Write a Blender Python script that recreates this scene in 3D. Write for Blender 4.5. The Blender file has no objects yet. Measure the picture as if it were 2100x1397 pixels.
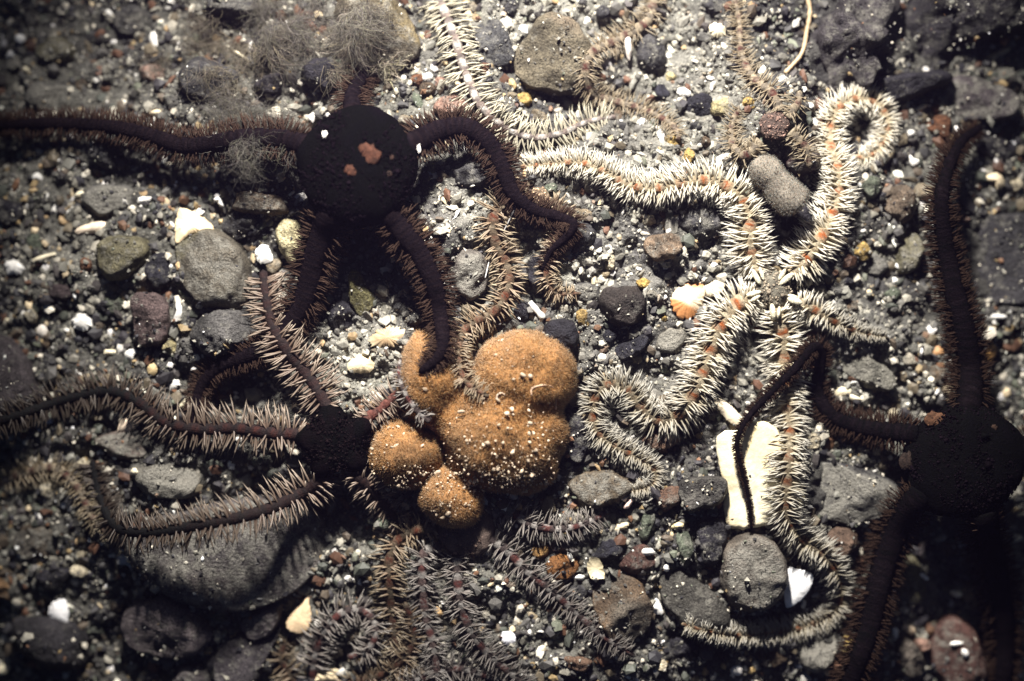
import bpy, math, random
import numpy as np
# ------------------------------------------------------------------ camera, light
SC = bpy.context.scene
C = SC.collection
U = 1e-4                 # one unit of the layout = 0.1 mm
D = 3600.0               # camera height (layout units): a 21 cm wide patch of seabed seen from above
W0, H0 = 2100.0, 1397.0
cam = bpy.data.cameras.new('camera')
cam.sensor_width = 36.0
cam.lens = 36.0 * D / W0
cam.clip_start = 0.01
cam.clip_end = 60.0
cam.dof.use_dof = True
cam.dof.focus_distance = (D - 45) * U
cam.dof.aperture_fstop = 3.6
camo = bpy.data.objects.new('camera', cam)
C.objects.link(camo)
camo.location = (0, 0, D * U)
SC.camera = camo

SUN_EL, SUN_ROT = 52.0, 4.0
world = bpy.data.worlds.new('World')
SC.world = world
world.use_nodes = True
wn = world.node_tree.nodes
wl = world.node_tree.links
sky = wn.new('ShaderNodeTexSky')
sky.sky_type = 'NISHITA'
sky.sun_disc = False
sky.ozone_density = 6.0
sky.sun_elevation = math.radians(SUN_EL)
sky.sun_rotation = math.radians(SUN_ROT)
bg = wn['Background']
wl.new(sky.outputs['Color'], bg.inputs['Color'])
bg.inputs['Strength'].default_value = 0.016

sun = bpy.data.lights.new('sun', 'SUN')
sun.energy = 0.05
sun.angle = math.radians(0.6)
sun.color = (1.0, 0.93, 0.82)
suno = bpy.data.objects.new('sun', sun)
C.objects.link(suno)
suno.rotation_euler = (math.radians(-(90 - SUN_EL)), 0, math.radians(-SUN_ROT))

# the diver's strobe that lights this patch (its light pool and fall-off are what the photograph shows)
from mathutils import Vector
strobe = bpy.data.lights.new('strobe', 'SPOT')
strobe.energy = 22.5
strobe.color = (1.0, 0.95, 0.895)
strobe.shadow_soft_size = 0.014
strobe.spot_size = math.radians(49)
strobe.spot_blend = 1.0
so = bpy.data.objects.new('strobe', strobe)
C.objects.link(so)
so.location = (-0.022, 0.262, 0.205)
aim = Vector((0.009, 0.014, 0.0))
so.rotation_euler = (aim - so.location).to_track_quat('-Z', 'Y').to_euler()

SC.view_settings.view_transform = 'Standard'
SC.view_settings.look = 'None'
SC.view_settings.exposure = 0.0
SC.view_settings.gamma = 1.0
SC.view_settings.use_curve_mapping = False

# ------------------------------------------------------------------ helpers
rng = np.random.default_rng(7)

def add_mesh(name, v, tris=None, quads=None, col=None, mat=None, parent=None, loc=(0, 0, 0), smooth=True):
    """v: (n,3) in metres, local. col: (n,4)."""
    me = bpy.data.meshes.new(name)
    nt = 0 if tris is None else len(tris)
    nq = 0 if quads is None else len(quads)
    me.vertices.add(len(v))
    me.vertices.foreach_set('co', np.ascontiguousarray(v, dtype=np.float32).ravel())
    idx = []
    if nt: idx.append(np.asarray(tris, dtype=np.int32).ravel())
    if nq: idx.append(np.asarray(quads, dtype=np.int32).ravel())
    idx = np.concatenate(idx)
    me.loops.add(len(idx))
    me.loops.foreach_set('vertex_index', idx)
    me.polygons.add(nt + nq)
    st = np.concatenate([np.arange(nt) * 3, nt * 3 + np.arange(nq) * 4]).astype(np.int32)
    me.polygons.foreach_set('loop_start', st)
    me.polygons.foreach_set('use_smooth', np.full(nt + nq, smooth, dtype=bool))
    me.update(calc_edges=True)
    if col is not None:
        a = me.color_attributes.new('col', 'FLOAT_COLOR', 'POINT')
        a.data.foreach_set('color', np.ascontiguousarray(col, dtype=np.float32).ravel())
    if mat: me.materials.append(mat)
    o = bpy.data.objects.new(name, me)
    C.objects.link(o)
    o.location = loc
    if parent: o.parent = parent
    return o

def tag(o, label=None, cat=None, group=None, kind=None):
    if label: o['label'] = label
    if cat: o['category'] = cat
    if group: o['group'] = group
    if kind: o['kind'] = kind
    return o

def empty(name, loc):
    o = bpy.data.objects.new(name, None)
    C.objects.link(o)
    o.location = loc
    o.empty_display_size = 0.005
    return o

def vnoise(h, w, cell, r):
    """smooth value noise, about -1..1"""
    gh, gw = int(h / cell) + 4, int(w / cell) + 4
    g = r.uniform(-1, 1, (gh, gw))
    def interp(g, n, axis):
        t = np.arange(n) / cell
        i = t.astype(int); f = t - i
        f = f * f * f * (f * (f * 6 - 15) + 10)
        a = np.take(g, i, axis); b = np.take(g, i + 1, axis)
        f = f[:, None] if axis == 0 else f[None, :]
        return a * (1 - f) + b * f
    return interp(interp(g, h, 0), w, 1)

class N3:
    """3-D noise from random sinusoids"""
    def __init__(s, r, freq, n=14):
        k = r.normal(size=(n, 3)); k /= np.linalg.norm(k, axis=1)[:, None]
        s.k = k * (freq * r.uniform(0.6, 1.6, n))[:, None]
        s.p = r.uniform(0, 6.28, n); s.n = n
    def __call__(s, v):
        return np.sin(v @ s.k.T + s.p).sum(1) / math.sqrt(s.n)

# ------------------------------------------------------------------ materials
def material(name, rough=0.7, spec=0.3, var=0.35, vscale=2500, bump=0.4, bscale=3000, bdist=0.0003,
             silt=False, trans=0.0, tint2=None, big=0.0):
    m = bpy.data.materials.new(name)
    m.use_nodes = True
    n, l = m.node_tree.nodes, m.node_tree.links
    b = n['Principled BSDF']
    at = n.new('ShaderNodeAttribute'); at.attribute_name = 'col'
    geo = n.new('ShaderNodeNewGeometry')
    def noise(scale, detail=4.0, rough_=0.6):
        t = n.new('ShaderNodeTexNoise'); t.inputs['Scale'].default_value = scale
        t.inputs['Detail'].default_value = detail; t.inputs['Roughness'].default_value = rough_
        l.new(geo.outputs['Position'], t.inputs['Vector']); return t
    def maprange(src, a, b_, c, d):
        t = n.new('ShaderNodeMapRange'); l.new(src, t.inputs['Value'])
        for k, x in zip(('From Min', 'From Max', 'To Min', 'To Max'), (a, b_, c, d)): t.inputs[k].default_value = x
        return t.outputs['Result']
    def mix(kind, fac, a, b_):
        t = n.new('ShaderNodeMix'); t.data_type = 'RGBA'; t.blend_type = kind
        if isinstance(fac, float): t.inputs[0].default_value = fac
        else: l.new(fac, t.inputs[0])
        for s, x in ((6, a), (7, b_)):
            if isinstance(x, tuple): t.inputs[s].default_value = x
            else: l.new(x, t.inputs[s])
        return t.outputs[2]
    def grey(src):
        t = n.new('ShaderNodeCombineColor'); [l.new(src, t.inputs[i]) for i in range(3)]
        return t.outputs[0]
    nz = noise(vscale)
    c = mix('MULTIPLY', 1.0, at.outputs['Color'], grey(maprange(nz.outputs['Fac'], 0.28, 0.72, 1 - var, 1 + var)))
    if big:
        nb = noise(vscale * 0.12, 3.0)
        c = mix('MULTIPLY', 1.0, c, grey(maprange(nb.outputs['Fac'], 0.3, 0.7, 1 - big, 1 + big)))
    if silt:
        # pale silt lying on the upper faces; alpha of the colour attribute sets how much
        ns = noise(420, 6.0, 0.72)
        sep = n.new('ShaderNodeSeparateXYZ'); l.new(geo.outputs['Normal'], sep.inputs[0])
        up = maprange(sep.outputs[2], 0.35, 0.95, 0.0, 1.0)
        add = n.new('ShaderNodeMath'); add.operation = 'ADD'
        l.new(ns.outputs['Fac'], add.inputs[0]); l.new(maprange(at.outputs['Alpha'], 0, 1, -0.32, 0.18), add.inputs[1])
        f = maprange(add.outputs[0], 0.42, 0.62, 0.0, 0.9)
        mu = n.new('ShaderNodeMath'); mu.operation = 'MULTIPLY'; l.new(f, mu.inputs[0]); l.new(up, mu.inputs[1])
        ng = noise(5200, 2.0)
        sc = mix('MULTIPLY', 1.0, (0.21, 0.2, 0.17, 1), grey(maprange(ng.outputs['Fac'], 0.3, 0.7, 0.45, 1.6)))
        c = mix('MIX', mu.outputs[0], c, sc)
    l.new(c, b.inputs['Base Color'])
    b.inputs['Roughness'].default_value = rough
    b.inputs['Specular IOR Level'].default_value = spec
    if trans:
        b.inputs['Subsurface Weight'].default_value = trans
        b.inputs['Subsurface Radius'].default_value = (1, .5, .3)
        b.inputs['Subsurface Scale'].default_value = 0.001
    if bump:
        nb2 = noise(bscale, 5.0, 0.65)
        bp = n.new('ShaderNodeBump'); bp.inputs['Strength'].default_value = bump
        bp.inputs['Distance'].default_value = bdist
        l.new(nb2.outputs['Fac'], bp.inputs['Height']); l.new(bp.outputs[0], b.inputs['Normal'])
    return m

M_STONE = material('stone', 0.6, 0.25, 0.75, 2600, 1.0, 1700, 0.0008, silt=True, big=0.4)
M_SHELL = material('shell', 0.5, 0.4, 0.18, 900, 0.5, 1200, 0.0003, big=0.2)
M_SILT = material('silt', 0.9, 0.1, 0.6, 2600, 1.0, 1700, 0.0010, big=0.25)
M_GRAIN = material('gravel', 0.6, 0.35, 0.35, 3500, 0.3, 4000, 0.0002)
M_SKIN = material('star_skin', 0.7, 0.15, 0.4, 3200, 0.7, 3000, 0.0004)
M_BLACK = material('black_skin', 0.9, 0.0, 0.35, 2600, 0.9, 2600, 0.0005)
M_SPINE = material('spine', 0.45, 0.4, 0.2, 4000, 0.0)
M_SPONGE = material('sponge', 0.9, 0.08, 0.3, 3200, 0.6, 2800, 0.0005, big=0.2, trans=0.25)
M_ALGAE = material('algae', 0.8, 0.15, 0.3, 2000, 0.0)

# ------------------------------------------------------------------ height field of the seabed
GX0, GY0, GS = -1750.0, -1350.0, 2.5
GW, GH = int(3500 / GS), int(2700 / GS)
gx = GX0 + np.arange(GW) * GS
gy = GY0 + np.arange(GH) * GS
XX, YY = np.meshgrid(gx, gy)
RR = np.sqrt(XX ** 2 + YY ** 2)
Z = -190.0 * (np.clip(RR, 0, 1700) / 1250.0) ** 2.6
Z += 24 * vnoise(GH, GW, 130, rng) + 16 * vnoise(GH, GW, 46, rng) + 13 * vnoise(GH, GW, 17, rng) + 8.0 * vnoise(GH, GW, 7, rng) + 4.0 * vnoise(GH, GW, 3, rng)

def to_w(px, py, z=0.0):
    f = 1 - np.asarray(z) / D
    return (np.asarray(px, float) - W0 / 2) * f, (H0 / 2 - np.asarray(py, float)) * f

def samp(F, x, y):
    i = np.clip(((np.asarray(x) - GX0) / GS), 0, GW - 1.001); j = np.clip(((np.asarray(y) - GY0) / GS), 0, GH - 1.001)
    i0 = i.astype(int); j0 = j.astype(int); fi = i - i0; fj = j - j0
    return (F[j0, i0] * (1 - fi) + F[j0, i0 + 1] * fi) * (1 - fj) + (F[j0 + 1, i0] * (1 - fi) + F[j0 + 1, i0 + 1] * fi) * fj

def mound(px, py, a, b, h):
    global Z
    x, y = to_w(px, py, 0)
    Z = Z + h * np.exp(-(((XX - x) / a) ** 2 + ((YY - y) / b) ** 2))

# silt mounds and hollows seen in the photograph
for m in ((930, 450, 90, 80, 40), (1215, 745, 60, 45, 26), (1420, 780, 60, 70, 22), (1540, 770, 40, 55, 24), (1770, 700, 110, 60, 22),
          (130, 560, 80, 50, 24), (1330, 560, 200, 120, 12), (560, 330, 130, 90, 38), (1590, 240, 90, 80, 45), (720, 640, 110, 90, -14),
          (740, 500, 90, 60, -40), (1620, 440, 60, 60, -40), (1100, 560, 60, 70, -22), (1400, 900, 80, 60, -26), (600, 1000, 120, 80, -40),
          (480, 810, 90, 50, -30), (1950, 1150, 200, 150, -40), (900, 1100, 120, 60, -30), (330, 340, 110, 40, -30), (620, 130, 160, 80, 30),
          (1750, 240, 80, 60, -25), (1240, 200, 110, 30, -25)):
    mound(*m)
ZG = Z.copy()                       # bare ground
COVER = np.zeros(Z.shape, np.int8)      # where stones, shells and the sponge lie
SPONGE = np.zeros_like(Z, bool)

# pale, finer shell sand lies in patches between darker coarse gravel
PALE_MAP = np.zeros_like(Z)
for (px, py, a, b, k) in ((930, 450, 100, 90, 1.3), (760, 650, 110, 100, 1.1), (760, 740, 90, 70, 1.0), (1230, 545, 170, 110, 1.3), (1150, 30, 180, 60, .9), (1440, 130, 170, 130, .9),
                          (1300, 330, 220, 80, .8), (1420, 560, 140, 110, 1.1), (1760, 690, 120, 70, 1.0), (1380, 760, 120, 90, .9), (1220, 760, 90, 60, .8), (560, 260, 60, 60, .4), (1540, 760, 60, 90, .9),
                          (120, 540, 110, 60, .5), (700, 1120, 110, 50, .4), (1780, 560, 120, 90, .5), (640, 200, 90, 60, .4), (200, 180, 220, 110, .35), (910, 150, 70, 90, .6), (1860, 830, 90, 60, .7), (330, 990, 90, 50, .7)):
    x_, y_ = to_w(px, py, 0)
    PALE_MAP += k * np.exp(-(((XX - x_) / a) ** 2 + ((YY - y_) / b) ** 2))
PALE_MAP = np.clip(PALE_MAP * (1 + .5 * vnoise(GH, GW, 28, rng) + .3 * vnoise(GH, GW, 9, rng)), 0, 1.4)

# seabed mesh
def build_seabed():
    st = 2
    X = XX[::st, ::st]; Y = YY[::st, ::st]; z = ZG[::st, ::st]
    h, w = X.shape
    v = np.stack([X, Y, z], -1).reshape(-1, 3)
    ii = np.arange(h * w).reshape(h, w)
    q = np.stack([ii[:-1, :-1], ii[:-1, 1:], ii[1:, 1:], ii[1:, :-1]], -1).reshape(-1, 4)
    rim = np.concatenate([ii[0, :-1], ii[:-1, -1], ii[-1, :0:-1], ii[:0:-1, 0]])
    far = v[rim].copy(); far[:, :2] *= 12; far[:, 2] = -500
    k = len(v); n = len(rim)
    v = np.vstack([v, far])
    a = np.arange(n); b = (a + 1) % n
    q = np.vstack([q, np.stack([rim[b], rim[a], k + a, k + b], -1)])
    pat = 0.5 + 0.5 * np.clip(vnoise(h, w, 60, rng) * 0.8 + vnoise(h, w, 14, rng) * 0.6, -1, 1)
    c1 = np.array([0.045, 0.043, 0.042]); c2 = np.array([0.17, 0.165, 0.14])
    col = np.ones((len(v), 4)) * 0.2
    col[:h * w, :3] = ((c1 + (c2 - c1) * pat[..., None]) * (1 + .8 * PALE_MAP[::st, ::st, None])).reshape(-1, 3)
    o = add_mesh('seabed', v * U, quads=q, col=col, mat=M_SILT)
    tag(o, kind='structure')

# ------------------------------------------------------------------ stones and shells
def outline_of(spec, r, jag=0.0):
    """spec: (cx,cy,a,b,rot) or a list of image points -> (centre, R(theta) sampler)"""
    if isinstance(spec, tuple):
        cx, cy, a, b, rot = spec
        t = np.linspace(0, 2 * np.pi, 11, endpoint=False) + r.uniform(0, .5)
        e = 1 + r.normal(0, 0.11, 11)
        x = a * np.cos(t) * e; y = b * np.sin(t) * e
        c, s = math.cos(math.radians(rot)), math.sin(math.radians(rot))
        P = np.stack([cx + x * c + y * s, cy - x * s + y * c], 1)
        its = 2
    else:
        P = np.array(spec, float); its = 2
    for _ in range(its):
        Q = np.roll(P, -1, 0)
        P = np.stack([0.78 * P + 0.22 * Q, 0.22 * P + 0.78 * Q], 1).reshape(-1, 2)
    x, y = P[:, 0], P[:, 1]
    x2, y2 = np.roll(x, -1), np.roll(y, -1)
    cr = x * y2 - x2 * y; A = cr.sum() / 2
    cx = ((x + x2) * cr).sum() / (6 * A); cy = ((y + y2) * cr).sum() / (6 * A)
    return P, cx, cy

def radial(P, cx, cy, f, flip=True):
    # dense polar samples in world orientation
    Q = np.concatenate([P, P[:1]])
    seg = []
    for k in range(len(P)):
        t = np.linspace(0, 1, 8, endpoint=False)[:, None]
        seg.append(Q[k] * (1 - t) + Q[k + 1] * t)
    Q = np.vstack(seg)
    dx = (Q[:, 0] - cx) * f; dy = -(Q[:, 1] - cy) * f
    th = np.arctan2(dy, dx); R = np.hypot(dx, dy)
    o = np.argsort(th); th = th[o]; R = R[o]
    th = np.concatenate([th - 2 * np.pi, th, th + 2 * np.pi]); R = np.tile(R, 3)
    return lambda t: np.interp(np.mod(t + np.pi, 2 * np.pi) - np.pi, th, R)

def footprint(wx, wy, rm):
    i0 = max(int((wx - rm - GX0) / GS), 0); i1 = min(int((wx + rm - GX0) / GS) + 2, GW)
    j0 = max(int((wy - rm - GY0) / GS), 0); j1 = min(int((wy + rm - GY0) / GS) + 2, GH)
    return slice(j0, j1), slice(i0, i1)

STONES = []
def stone(label, spec, h, col, p=2.3, fac=0, silt=0.5, col2=None, lift=0.0, tilt=(0, 0), rough=1.0, seed=None, kind=None, group=None):
    global Z
    r = np.random.default_rng(seed if seed is not None else len(STONES) * 13 + 5)
    P, cx, cy = outline_of(spec, r)
    zg = float(samp(Z, *to_w(cx, cy, 0)))
    z0 = zg
    for _ in range(2):
        wx, wy = to_w(cx, cy, z0 + h * 0.3)
        f = 1 - (z0 + h * 0.3) / D
        Rf = radial(P, cx, cy, f)
        rm = float(Rf(np.linspace(0, 6.28, 60)).max())
        sl = footprint(wx, wy, rm)
        lx, ly = XX[sl] - wx, YY[sl] - wy
        rho = np.hypot(lx, ly) / np.maximum(Rf(np.arctan2(ly, lx)), 1e-3)
        ins = rho < 0.9
        z0 = float(np.percentile(Z[sl][ins], 45)) + lift if ins.any() else zg
    big = rm > 34
    nr, nt = (16, 72) if rm > 60 else ((11, 48) if rm > 26 else (7, 28))
    planes = []
    for _ in range(fac + 2):
        a = r.uniform(0, 2 * np.pi); sl_ = r.uniform(0.15, 0.9); d = r.uniform(0.35, 0.95)
        planes.append((math.cos(a) * sl_, math.sin(a) * sl_, h * r.uniform(0.75, 1.0) + sl_ * 0))
    for a_, b_, c_ in list(planes): pass
    n1 = N3(r, 2.6 / max(rm, 8)); n2 = N3(r, 8.0 / max(rm, 8)); n3 = N3(r, 0.35)
    def top(lx, ly, rho):
        d = h * np.maximum(1 - rho ** p, 0) ** (1 / p)
        for a_, b_, c_ in planes:
            d = np.minimum(d, np.maximum(c_ - (a_ * lx + b_ * ly) * h / rm, h * 0.05 * (1 - rho)))
        return d + (tilt[0] * lx + tilt[1] * ly)
    base = -0.06 * h
    rho_r = np.concatenate([[0.0], np.sin(np.linspace(0.12, np.pi / 2, nr))])
    t = np.linspace(0, 2 * np.pi, nt, endpoint=False)
    R = Rf(t)
    vs = [np.array([[0, 0, 0.0]])]
    def ring(q):
        x = R * q * np.cos(t); y = R * q * np.sin(t)
        return x, y
    T = []
    for q in rho_r[1:]:
        x, y = ring(q); T.append(np.stack([x, y, top(x, y, np.full(nt, q))], 1))
    v = np.vstack([[[0, 0, float(top(np.array([0.]), np.array([0.]), np.array([0.]))[0])]]] + T)
    Bq = [0.93, 0.75, 0.4]
    Bv = []
    for q in Bq:
        x, y = ring(q); Bv.append(np.stack([x, y, -0.55 * h * (1 - q ** 2.2) ** (1 / 2.2) + tilt[0] * x + tilt[1] * y], 1))
    v = np.vstack([v] + Bv + [[[0, 0, -0.55 * h]]])
    n4 = N3(r, 22.0 / max(rm, 8)); dsp = (n1(v) * 0.07 + n2(v) * 0.045 + n4(v) * .018) * min(h, rm) * rough + n3(v) * 0.9 * rough
    rad = v.copy(); rad[:, 2] *= 1.2; nn = np.linalg.norm(rad, axis=1); nn[nn < 1] = 1
    v = v + rad / nn[:, None] * dsp[:, None]
    nrings = len(rho_r) - 1 + len(Bq)
    q4 = []
    ids = 1 + np.arange(nrings * nt).reshape(nrings, nt)
    A_, B_ = ids[:-1], ids[1:]
    q4 = np.stack([A_, B_, np.roll(B_, -1, 1), np.roll(A_, -1, 1)], -1).reshape(-1, 4)
    last = 1 + nrings * nt
    tr = np.concatenate([np.stack([np.zeros(nt, int), ids[0], np.roll(ids[0], -1)], 1),
                         np.stack([np.full(nt, last), np.roll(ids[-1], -1), ids[-1]], 1)])
    col = np.array(col) * .72
    if col2 is not None: col2 = np.array(col2) * .72
    c = col[None, :] * (1 + 0.2 * n1(v * 1.7)[:, None] + 0.14 * n2(v)[:, None])
    if col2 is not None:
        k = np.clip(0.5 + 1.2 * n1(v[:, [1, 2, 0]]), 0, 1)[:, None]
        c = c * (1 - k) + np.array(col2)[None, :] * k * (1 + 0.1 * n2(v)[:, None])
    cc = np.ones((len(v), 4)); cc[:, :3] = np.clip(c, 0.004, 1); cc[:, 3] = min(silt + .18, 1)
    nm = kind or ('stone' if rm > 34 else 'pebble')
    o = add_mesh(nm, (v + [0, 0, base]) * U, tris=tr, quads=q4, col=cc, mat=M_STONE, loc=(wx * U, wy * U, z0 * U))
    tag(o, label, 'stone' if nm == 'stone' else 'pebble', group or ('stones on the seabed' if nm == 'stone' else 'pebbles on the seabed'))
    # raster into the height field
    ins = rho < 1
    hz = z0 + base + top(lx, ly, np.minimum(rho, 1))
    Zs = Z[sl]; Zs[ins] = np.maximum(Zs[ins], hz[ins])
    cs = COVER[sl]; cs[rho < 0.97] = 1
    STONES.append((cx, cy, rm))
    return o

def shell(label, spec, col, dome=6.0, lift=3.0, tilt=(0, 0), th=4.0, jag=0.04, col2=None, seed=None, cat='shell', ridge=0.0, spots=0):
    r = np.random.default_rng(seed if seed is not None else int(abs(hash(label)) % 1) + len(STONES) * 7 + 3)
    P, cx, cy = outline_of(spec, r)
    z0 = float(samp(Z, *to_w(cx, cy, 0)))
    for _ in range(2):
        wx, wy = to_w(cx, cy, z0 + lift)
        f = 1 - (z0 + lift) / D
        Rf = radial(P, cx, cy, f)
        rm = float(Rf(np.linspace(0, 6.28, 60)).max())
        sl = footprint(wx, wy, rm)
        lx, ly = XX[sl] - wx, YY[sl] - wy
        rho = np.hypot(lx, ly) / np.maximum(Rf(np.arctan2(ly, lx)), 1e-3)
        ins = rho < 0.85
        z0 = float(np.percentile(Z[sl][ins], 65)) if ins.any() else z0
    nr, nt = (12, 72) if rm > 40 else (6, 30)
    t = np.linspace(0, 2 * np.pi, nt, endpoint=False)
    jn = np.clip(1 + jag * r.normal(size=nt), 0.85, 1.15)
    R = Rf(t) * jn
    n1 = N3(r, 2.2 / rm)
    n2 = N3(r, 7.0 / rm)
    def top(lx, ly, rho):
        a = np.arctan2(ly, lx)
        return lift + dome * (1 - rho ** 2) + tilt[0] * lx + tilt[1] * ly + ridge * np.sin(a * 15) * rho
    rr = np.linspace(1 / nr, 1, nr)
    T, Bt = [], []
    for q in rr:
        x = R * q * np.cos(t); y = R * q * np.sin(t)
        z = top(x, y, np.full(nt, q)) + 0.05 * rm * n1(np.stack([x, y, x * 0], 1)) + 0.015 * rm * n2(np.stack([x, y, x * 0], 1))
        T.append(np.stack([x, y, z], 1))
        Bt.append(np.stack([x * 0.985, y * 0.985, z - th * (1.05 - 0.35 * q)], 1))
    c0 = float(top(np.zeros(1), np.zeros(1), np.zeros(1))[0]) + 0.05 * rm * float(n1(np.zeros((1, 3)))[0])
    v = np.vstack([[[0, 0, c0]]] + T + Bt[::-1] + [[[0, 0, c0 - th]]])
    nrings = 2 * nr
    ids = 1 + np.arange(nrings * nt).reshape(nrings, nt)
    A_, B_ = ids[:-1], ids[1:]
    q4 = np.stack([A_, B_, np.roll(B_, -1, 1), np.roll(A_, -1, 1)], -1).reshape(-1, 4)
    last = 1 + nrings * nt
    tr = np.concatenate([np.stack([np.zeros(nt, int), ids[0], np.roll(ids[0], -1)], 1),
                         np.stack([np.full(nt, last), np.roll(ids[-1], -1), ids[-1]], 1)])
    c = np.array(col)[None, :] * (1 + 0.08 * n1(v * 2)[:, None] + 0.05 * n2(v * 2)[:, None])
    if col2 is not None:
        k = np.clip(0.4 + 1.0 * n1(v[:, [1, 0, 2]] * 1.5), 0, 1)[:, None]
        c = c * (1 - k) + np.array(col2)[None, :] * k
    cc = np.ones((len(v), 4)); cc[:, :3] = np.clip(c, 0.01, 0.95)
    o = add_mesh('shell_fragment', v * U, tris=tr, quads=q4, col=cc, mat=M_SHELL, loc=(wx * U, wy * U, z0 * U), smooth=rm > 40)
    tag(o, label, cat, 'shell fragments on the seabed')
    ins = rho < 1
    Zs = Z[sl]; hz = z0 + top(lx, ly, np.minimum(rho, 1)); Zs[ins] = np.maximum(Zs[ins], hz[ins])
    cs = COVER[sl]; cs[rho < 1.0] = 2
    STONES.append((cx, cy, rm))
    return o

# colours (albedo)
GREY = (.115, .11, .10); DARK = (.05, .048, .05); BLACK = (.022, .020, .026); NAVY = (.022, .021, .029); OLIVE = (.15, .135, .08)
BROWN = (.12, .085, .055); RUST = (.16, .07, .035); TAN = (.22, .175, .115); VIOLET = (.085, .07, .075); OCHRE = (.42, .29, .10)
GREEN = (.11, .125, .09); CREAM = (.62, .54, .38); YELLOW = (.42, .36, .19); SALMON = (.33, .2, .15); AMBER = (.27, .12, .04)
PALE = (.22, .205, .17); WHITE = (.82, .80, .74); IVORY = (.78, .70, .50); PINK = (.6, .42, .36)

def build_stones():
    S = stone
    # ---- top left
    S('olive grey oval pebble at upper left, alone in pale grit', (115, 105, 46, 27, -12), 34, OLIVE, silt=.45)
    S('dark grey flat stone near the top edge left of the white upright splinter', (272, 42, 42, 27, 10), 30, DARK, silt=.45)
    S('large dark rounded stone in the shade left of the black star', (425, 168, 64, 46, -10), 60, DARK, silt=.25)
    S('silt dusted brown flat stone above the left black arm', (105, 198, 62, 32, -8), 26, GREY, silt=.8)
    S('dark stone half hidden below the left black arm', (218, 312, 42, 30, 0), 40, DARK, silt=.2)
    S('bluish grey silty stone below the left black arm shadow', (222, 408, 58, 34, 5), 34, GREY, silt=.7)
    S('black stone at the left edge below the long black arm', (8, 432, 48, 30, -20), 36, BLACK, silt=.4)
    S('brown ragged stone above the pale cream topped boulder', (530, 418, 58, 30, -6), 44, BROWN, fac=2, silt=.45)
    S('dark brown stone wedged right of the pale cream topped boulder', (490, 462, 42, 30, 30), 42, DARK, fac=2, silt=.3)
    S('tan algae covered boulder at the top left of centre', [(690, 8), (730, -30), (800, -20), (842, 40), (856, 90), (832, 142), (790, 156), (742, 142), (702, 110)], 80, (.19, .15, .08), p=2.2, silt=.4, col2=(.12, .10, .07), rough=1.4)
    S('dark stone beneath the algae left of the tan boulder', (575, 95, 66, 46, 15), 50, BLACK, silt=.35)
    S('black stone under the algae just above the spotted black star', (655, 150, 46, 34, -15), 56, BLACK, silt=0)
    S('dark violet stone under the algae turf left of the black one', (560, 175, 40, 26, 20), 44, (.03, .026, .03), silt=.1)
    S('dark stone at the top edge above the algae turf', (470, 10, 60, 30, 0), 46, DARK, silt=.5)
    S('grey silty stone poking through the algae right of the left black arm', (520, 318, 60, 50, 20), 50, GREY, silt=.85)
    S('small reddish stone under the algae at left', (315, 150, 32, 22, -25), 30, SALMON, silt=.5)
    # ---- top centre
    S('slate grey angular stone right of the cream spined arm', [(966, 66), (985, 42), (1028, 34), (1050, 90), (1058, 125), (1042, 138), (1000, 138), (985, 100)], 36, (.07, .07, .072), p=4, fac=1, silt=.3)
    S('large smooth brown boulder at top centre with a scuffed face', [(1118, 16), (1160, 26), (1196, 60), (1218, 100), (1205, 150), (1178, 192), (1137, 190), (1090, 170), (1054, 147), (1047, 120), (1062, 82), (1076, 50)], 78, (.165, .14, .095), p=3.2, silt=.18, col2=(.16, .12, .085))
    S('dark slender stone at the top edge left of the large brown boulder', (1050, 12, 36, 15, 50), 28, DARK, silt=.2)
    S('small rust pebble in the cluster below the tan boulder', (855, 165, 17, 14, 20), 20, RUST, silt=.1)
    S('round brown pebble in the cluster below the tan boulder', (878, 183, 20, 16, 0), 24, BROWN, silt=.15)
    S('small salmon pebble at the right of the cluster below the tan boulder', (899, 168, 12, 11, 0), 16, SALMON, silt=.1)
    S('thin green grey flat pebble above the curled black arm', (859, 208, 11, 24, 30), 14, GREEN, silt=.1)
    S('salmon pink stone behind the arched black arm', (925, 218, 38, 24, 8), 32, SALMON, silt=.3)
    S('mustard yellow pebble beside the cream spined arm', (1075, 202, 18, 13, -20), 20, OCHRE, silt=.1)
    S('dark upright stone behind the white splinter at top right of centre', (1335, 112, 32, 40, 10), 50, DARK, silt=.3)
    S('small navy pebble left of the larger navy one', (1358, 188, 18, 19, 0), 20, NAVY, silt=.05)
    S('faceted navy black pebble at upper right of centre', (1433, 219, 28, 27, 15), 34, NAVY, fac=4, silt=.1)
    S('khaki angular pebble touching the faceted navy one', (1481, 222, 24, 18, 0), 24, YELLOW, fac=2, silt=.35)
    S('ochre knobbly pebble at the end of the mottled brown arm', (1381, 288, 16, 15, 0), 22, OCHRE, silt=.15)
    S('small cream pebble above the small navy one', (1376, 159, 12, 10, 0), 14, YELLOW, silt=.1)
    S('small grey green chip beside the white shell bit at upper centre', (1340, 254, 16, 8, 25), 12, GREEN, silt=.1)
    S('dark grey stone inside the loop of the arched black arm', (966, 357, 38, 30, 10), 36, DARK, silt=.35)
    S('tan smooth pebble under the curled black arm tip', (1186, 444, 36, 20, 15), 26, TAN, silt=.3)
    S('grey stone right of the curled black arm tip', [(1150, 470), (1190, 440), (1222, 460), (1224, 500), (1190, 522), (1155, 510)], 40, DARK, fac=2, silt=.35)
    # ---- top right
    S('rough silty grey boulder at the top edge left of its darker, shade-coloured half', [(1655, 90), (1680, 40), (1730, -30), (1820, -50), (1858, 20), (1850, 100), (1812, 165), (1740, 196), (1680, 178), (1650, 140)], 110, (.055, .048, .052), p=2.2, fac=3, silt=.4, rough=3.0)
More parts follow.
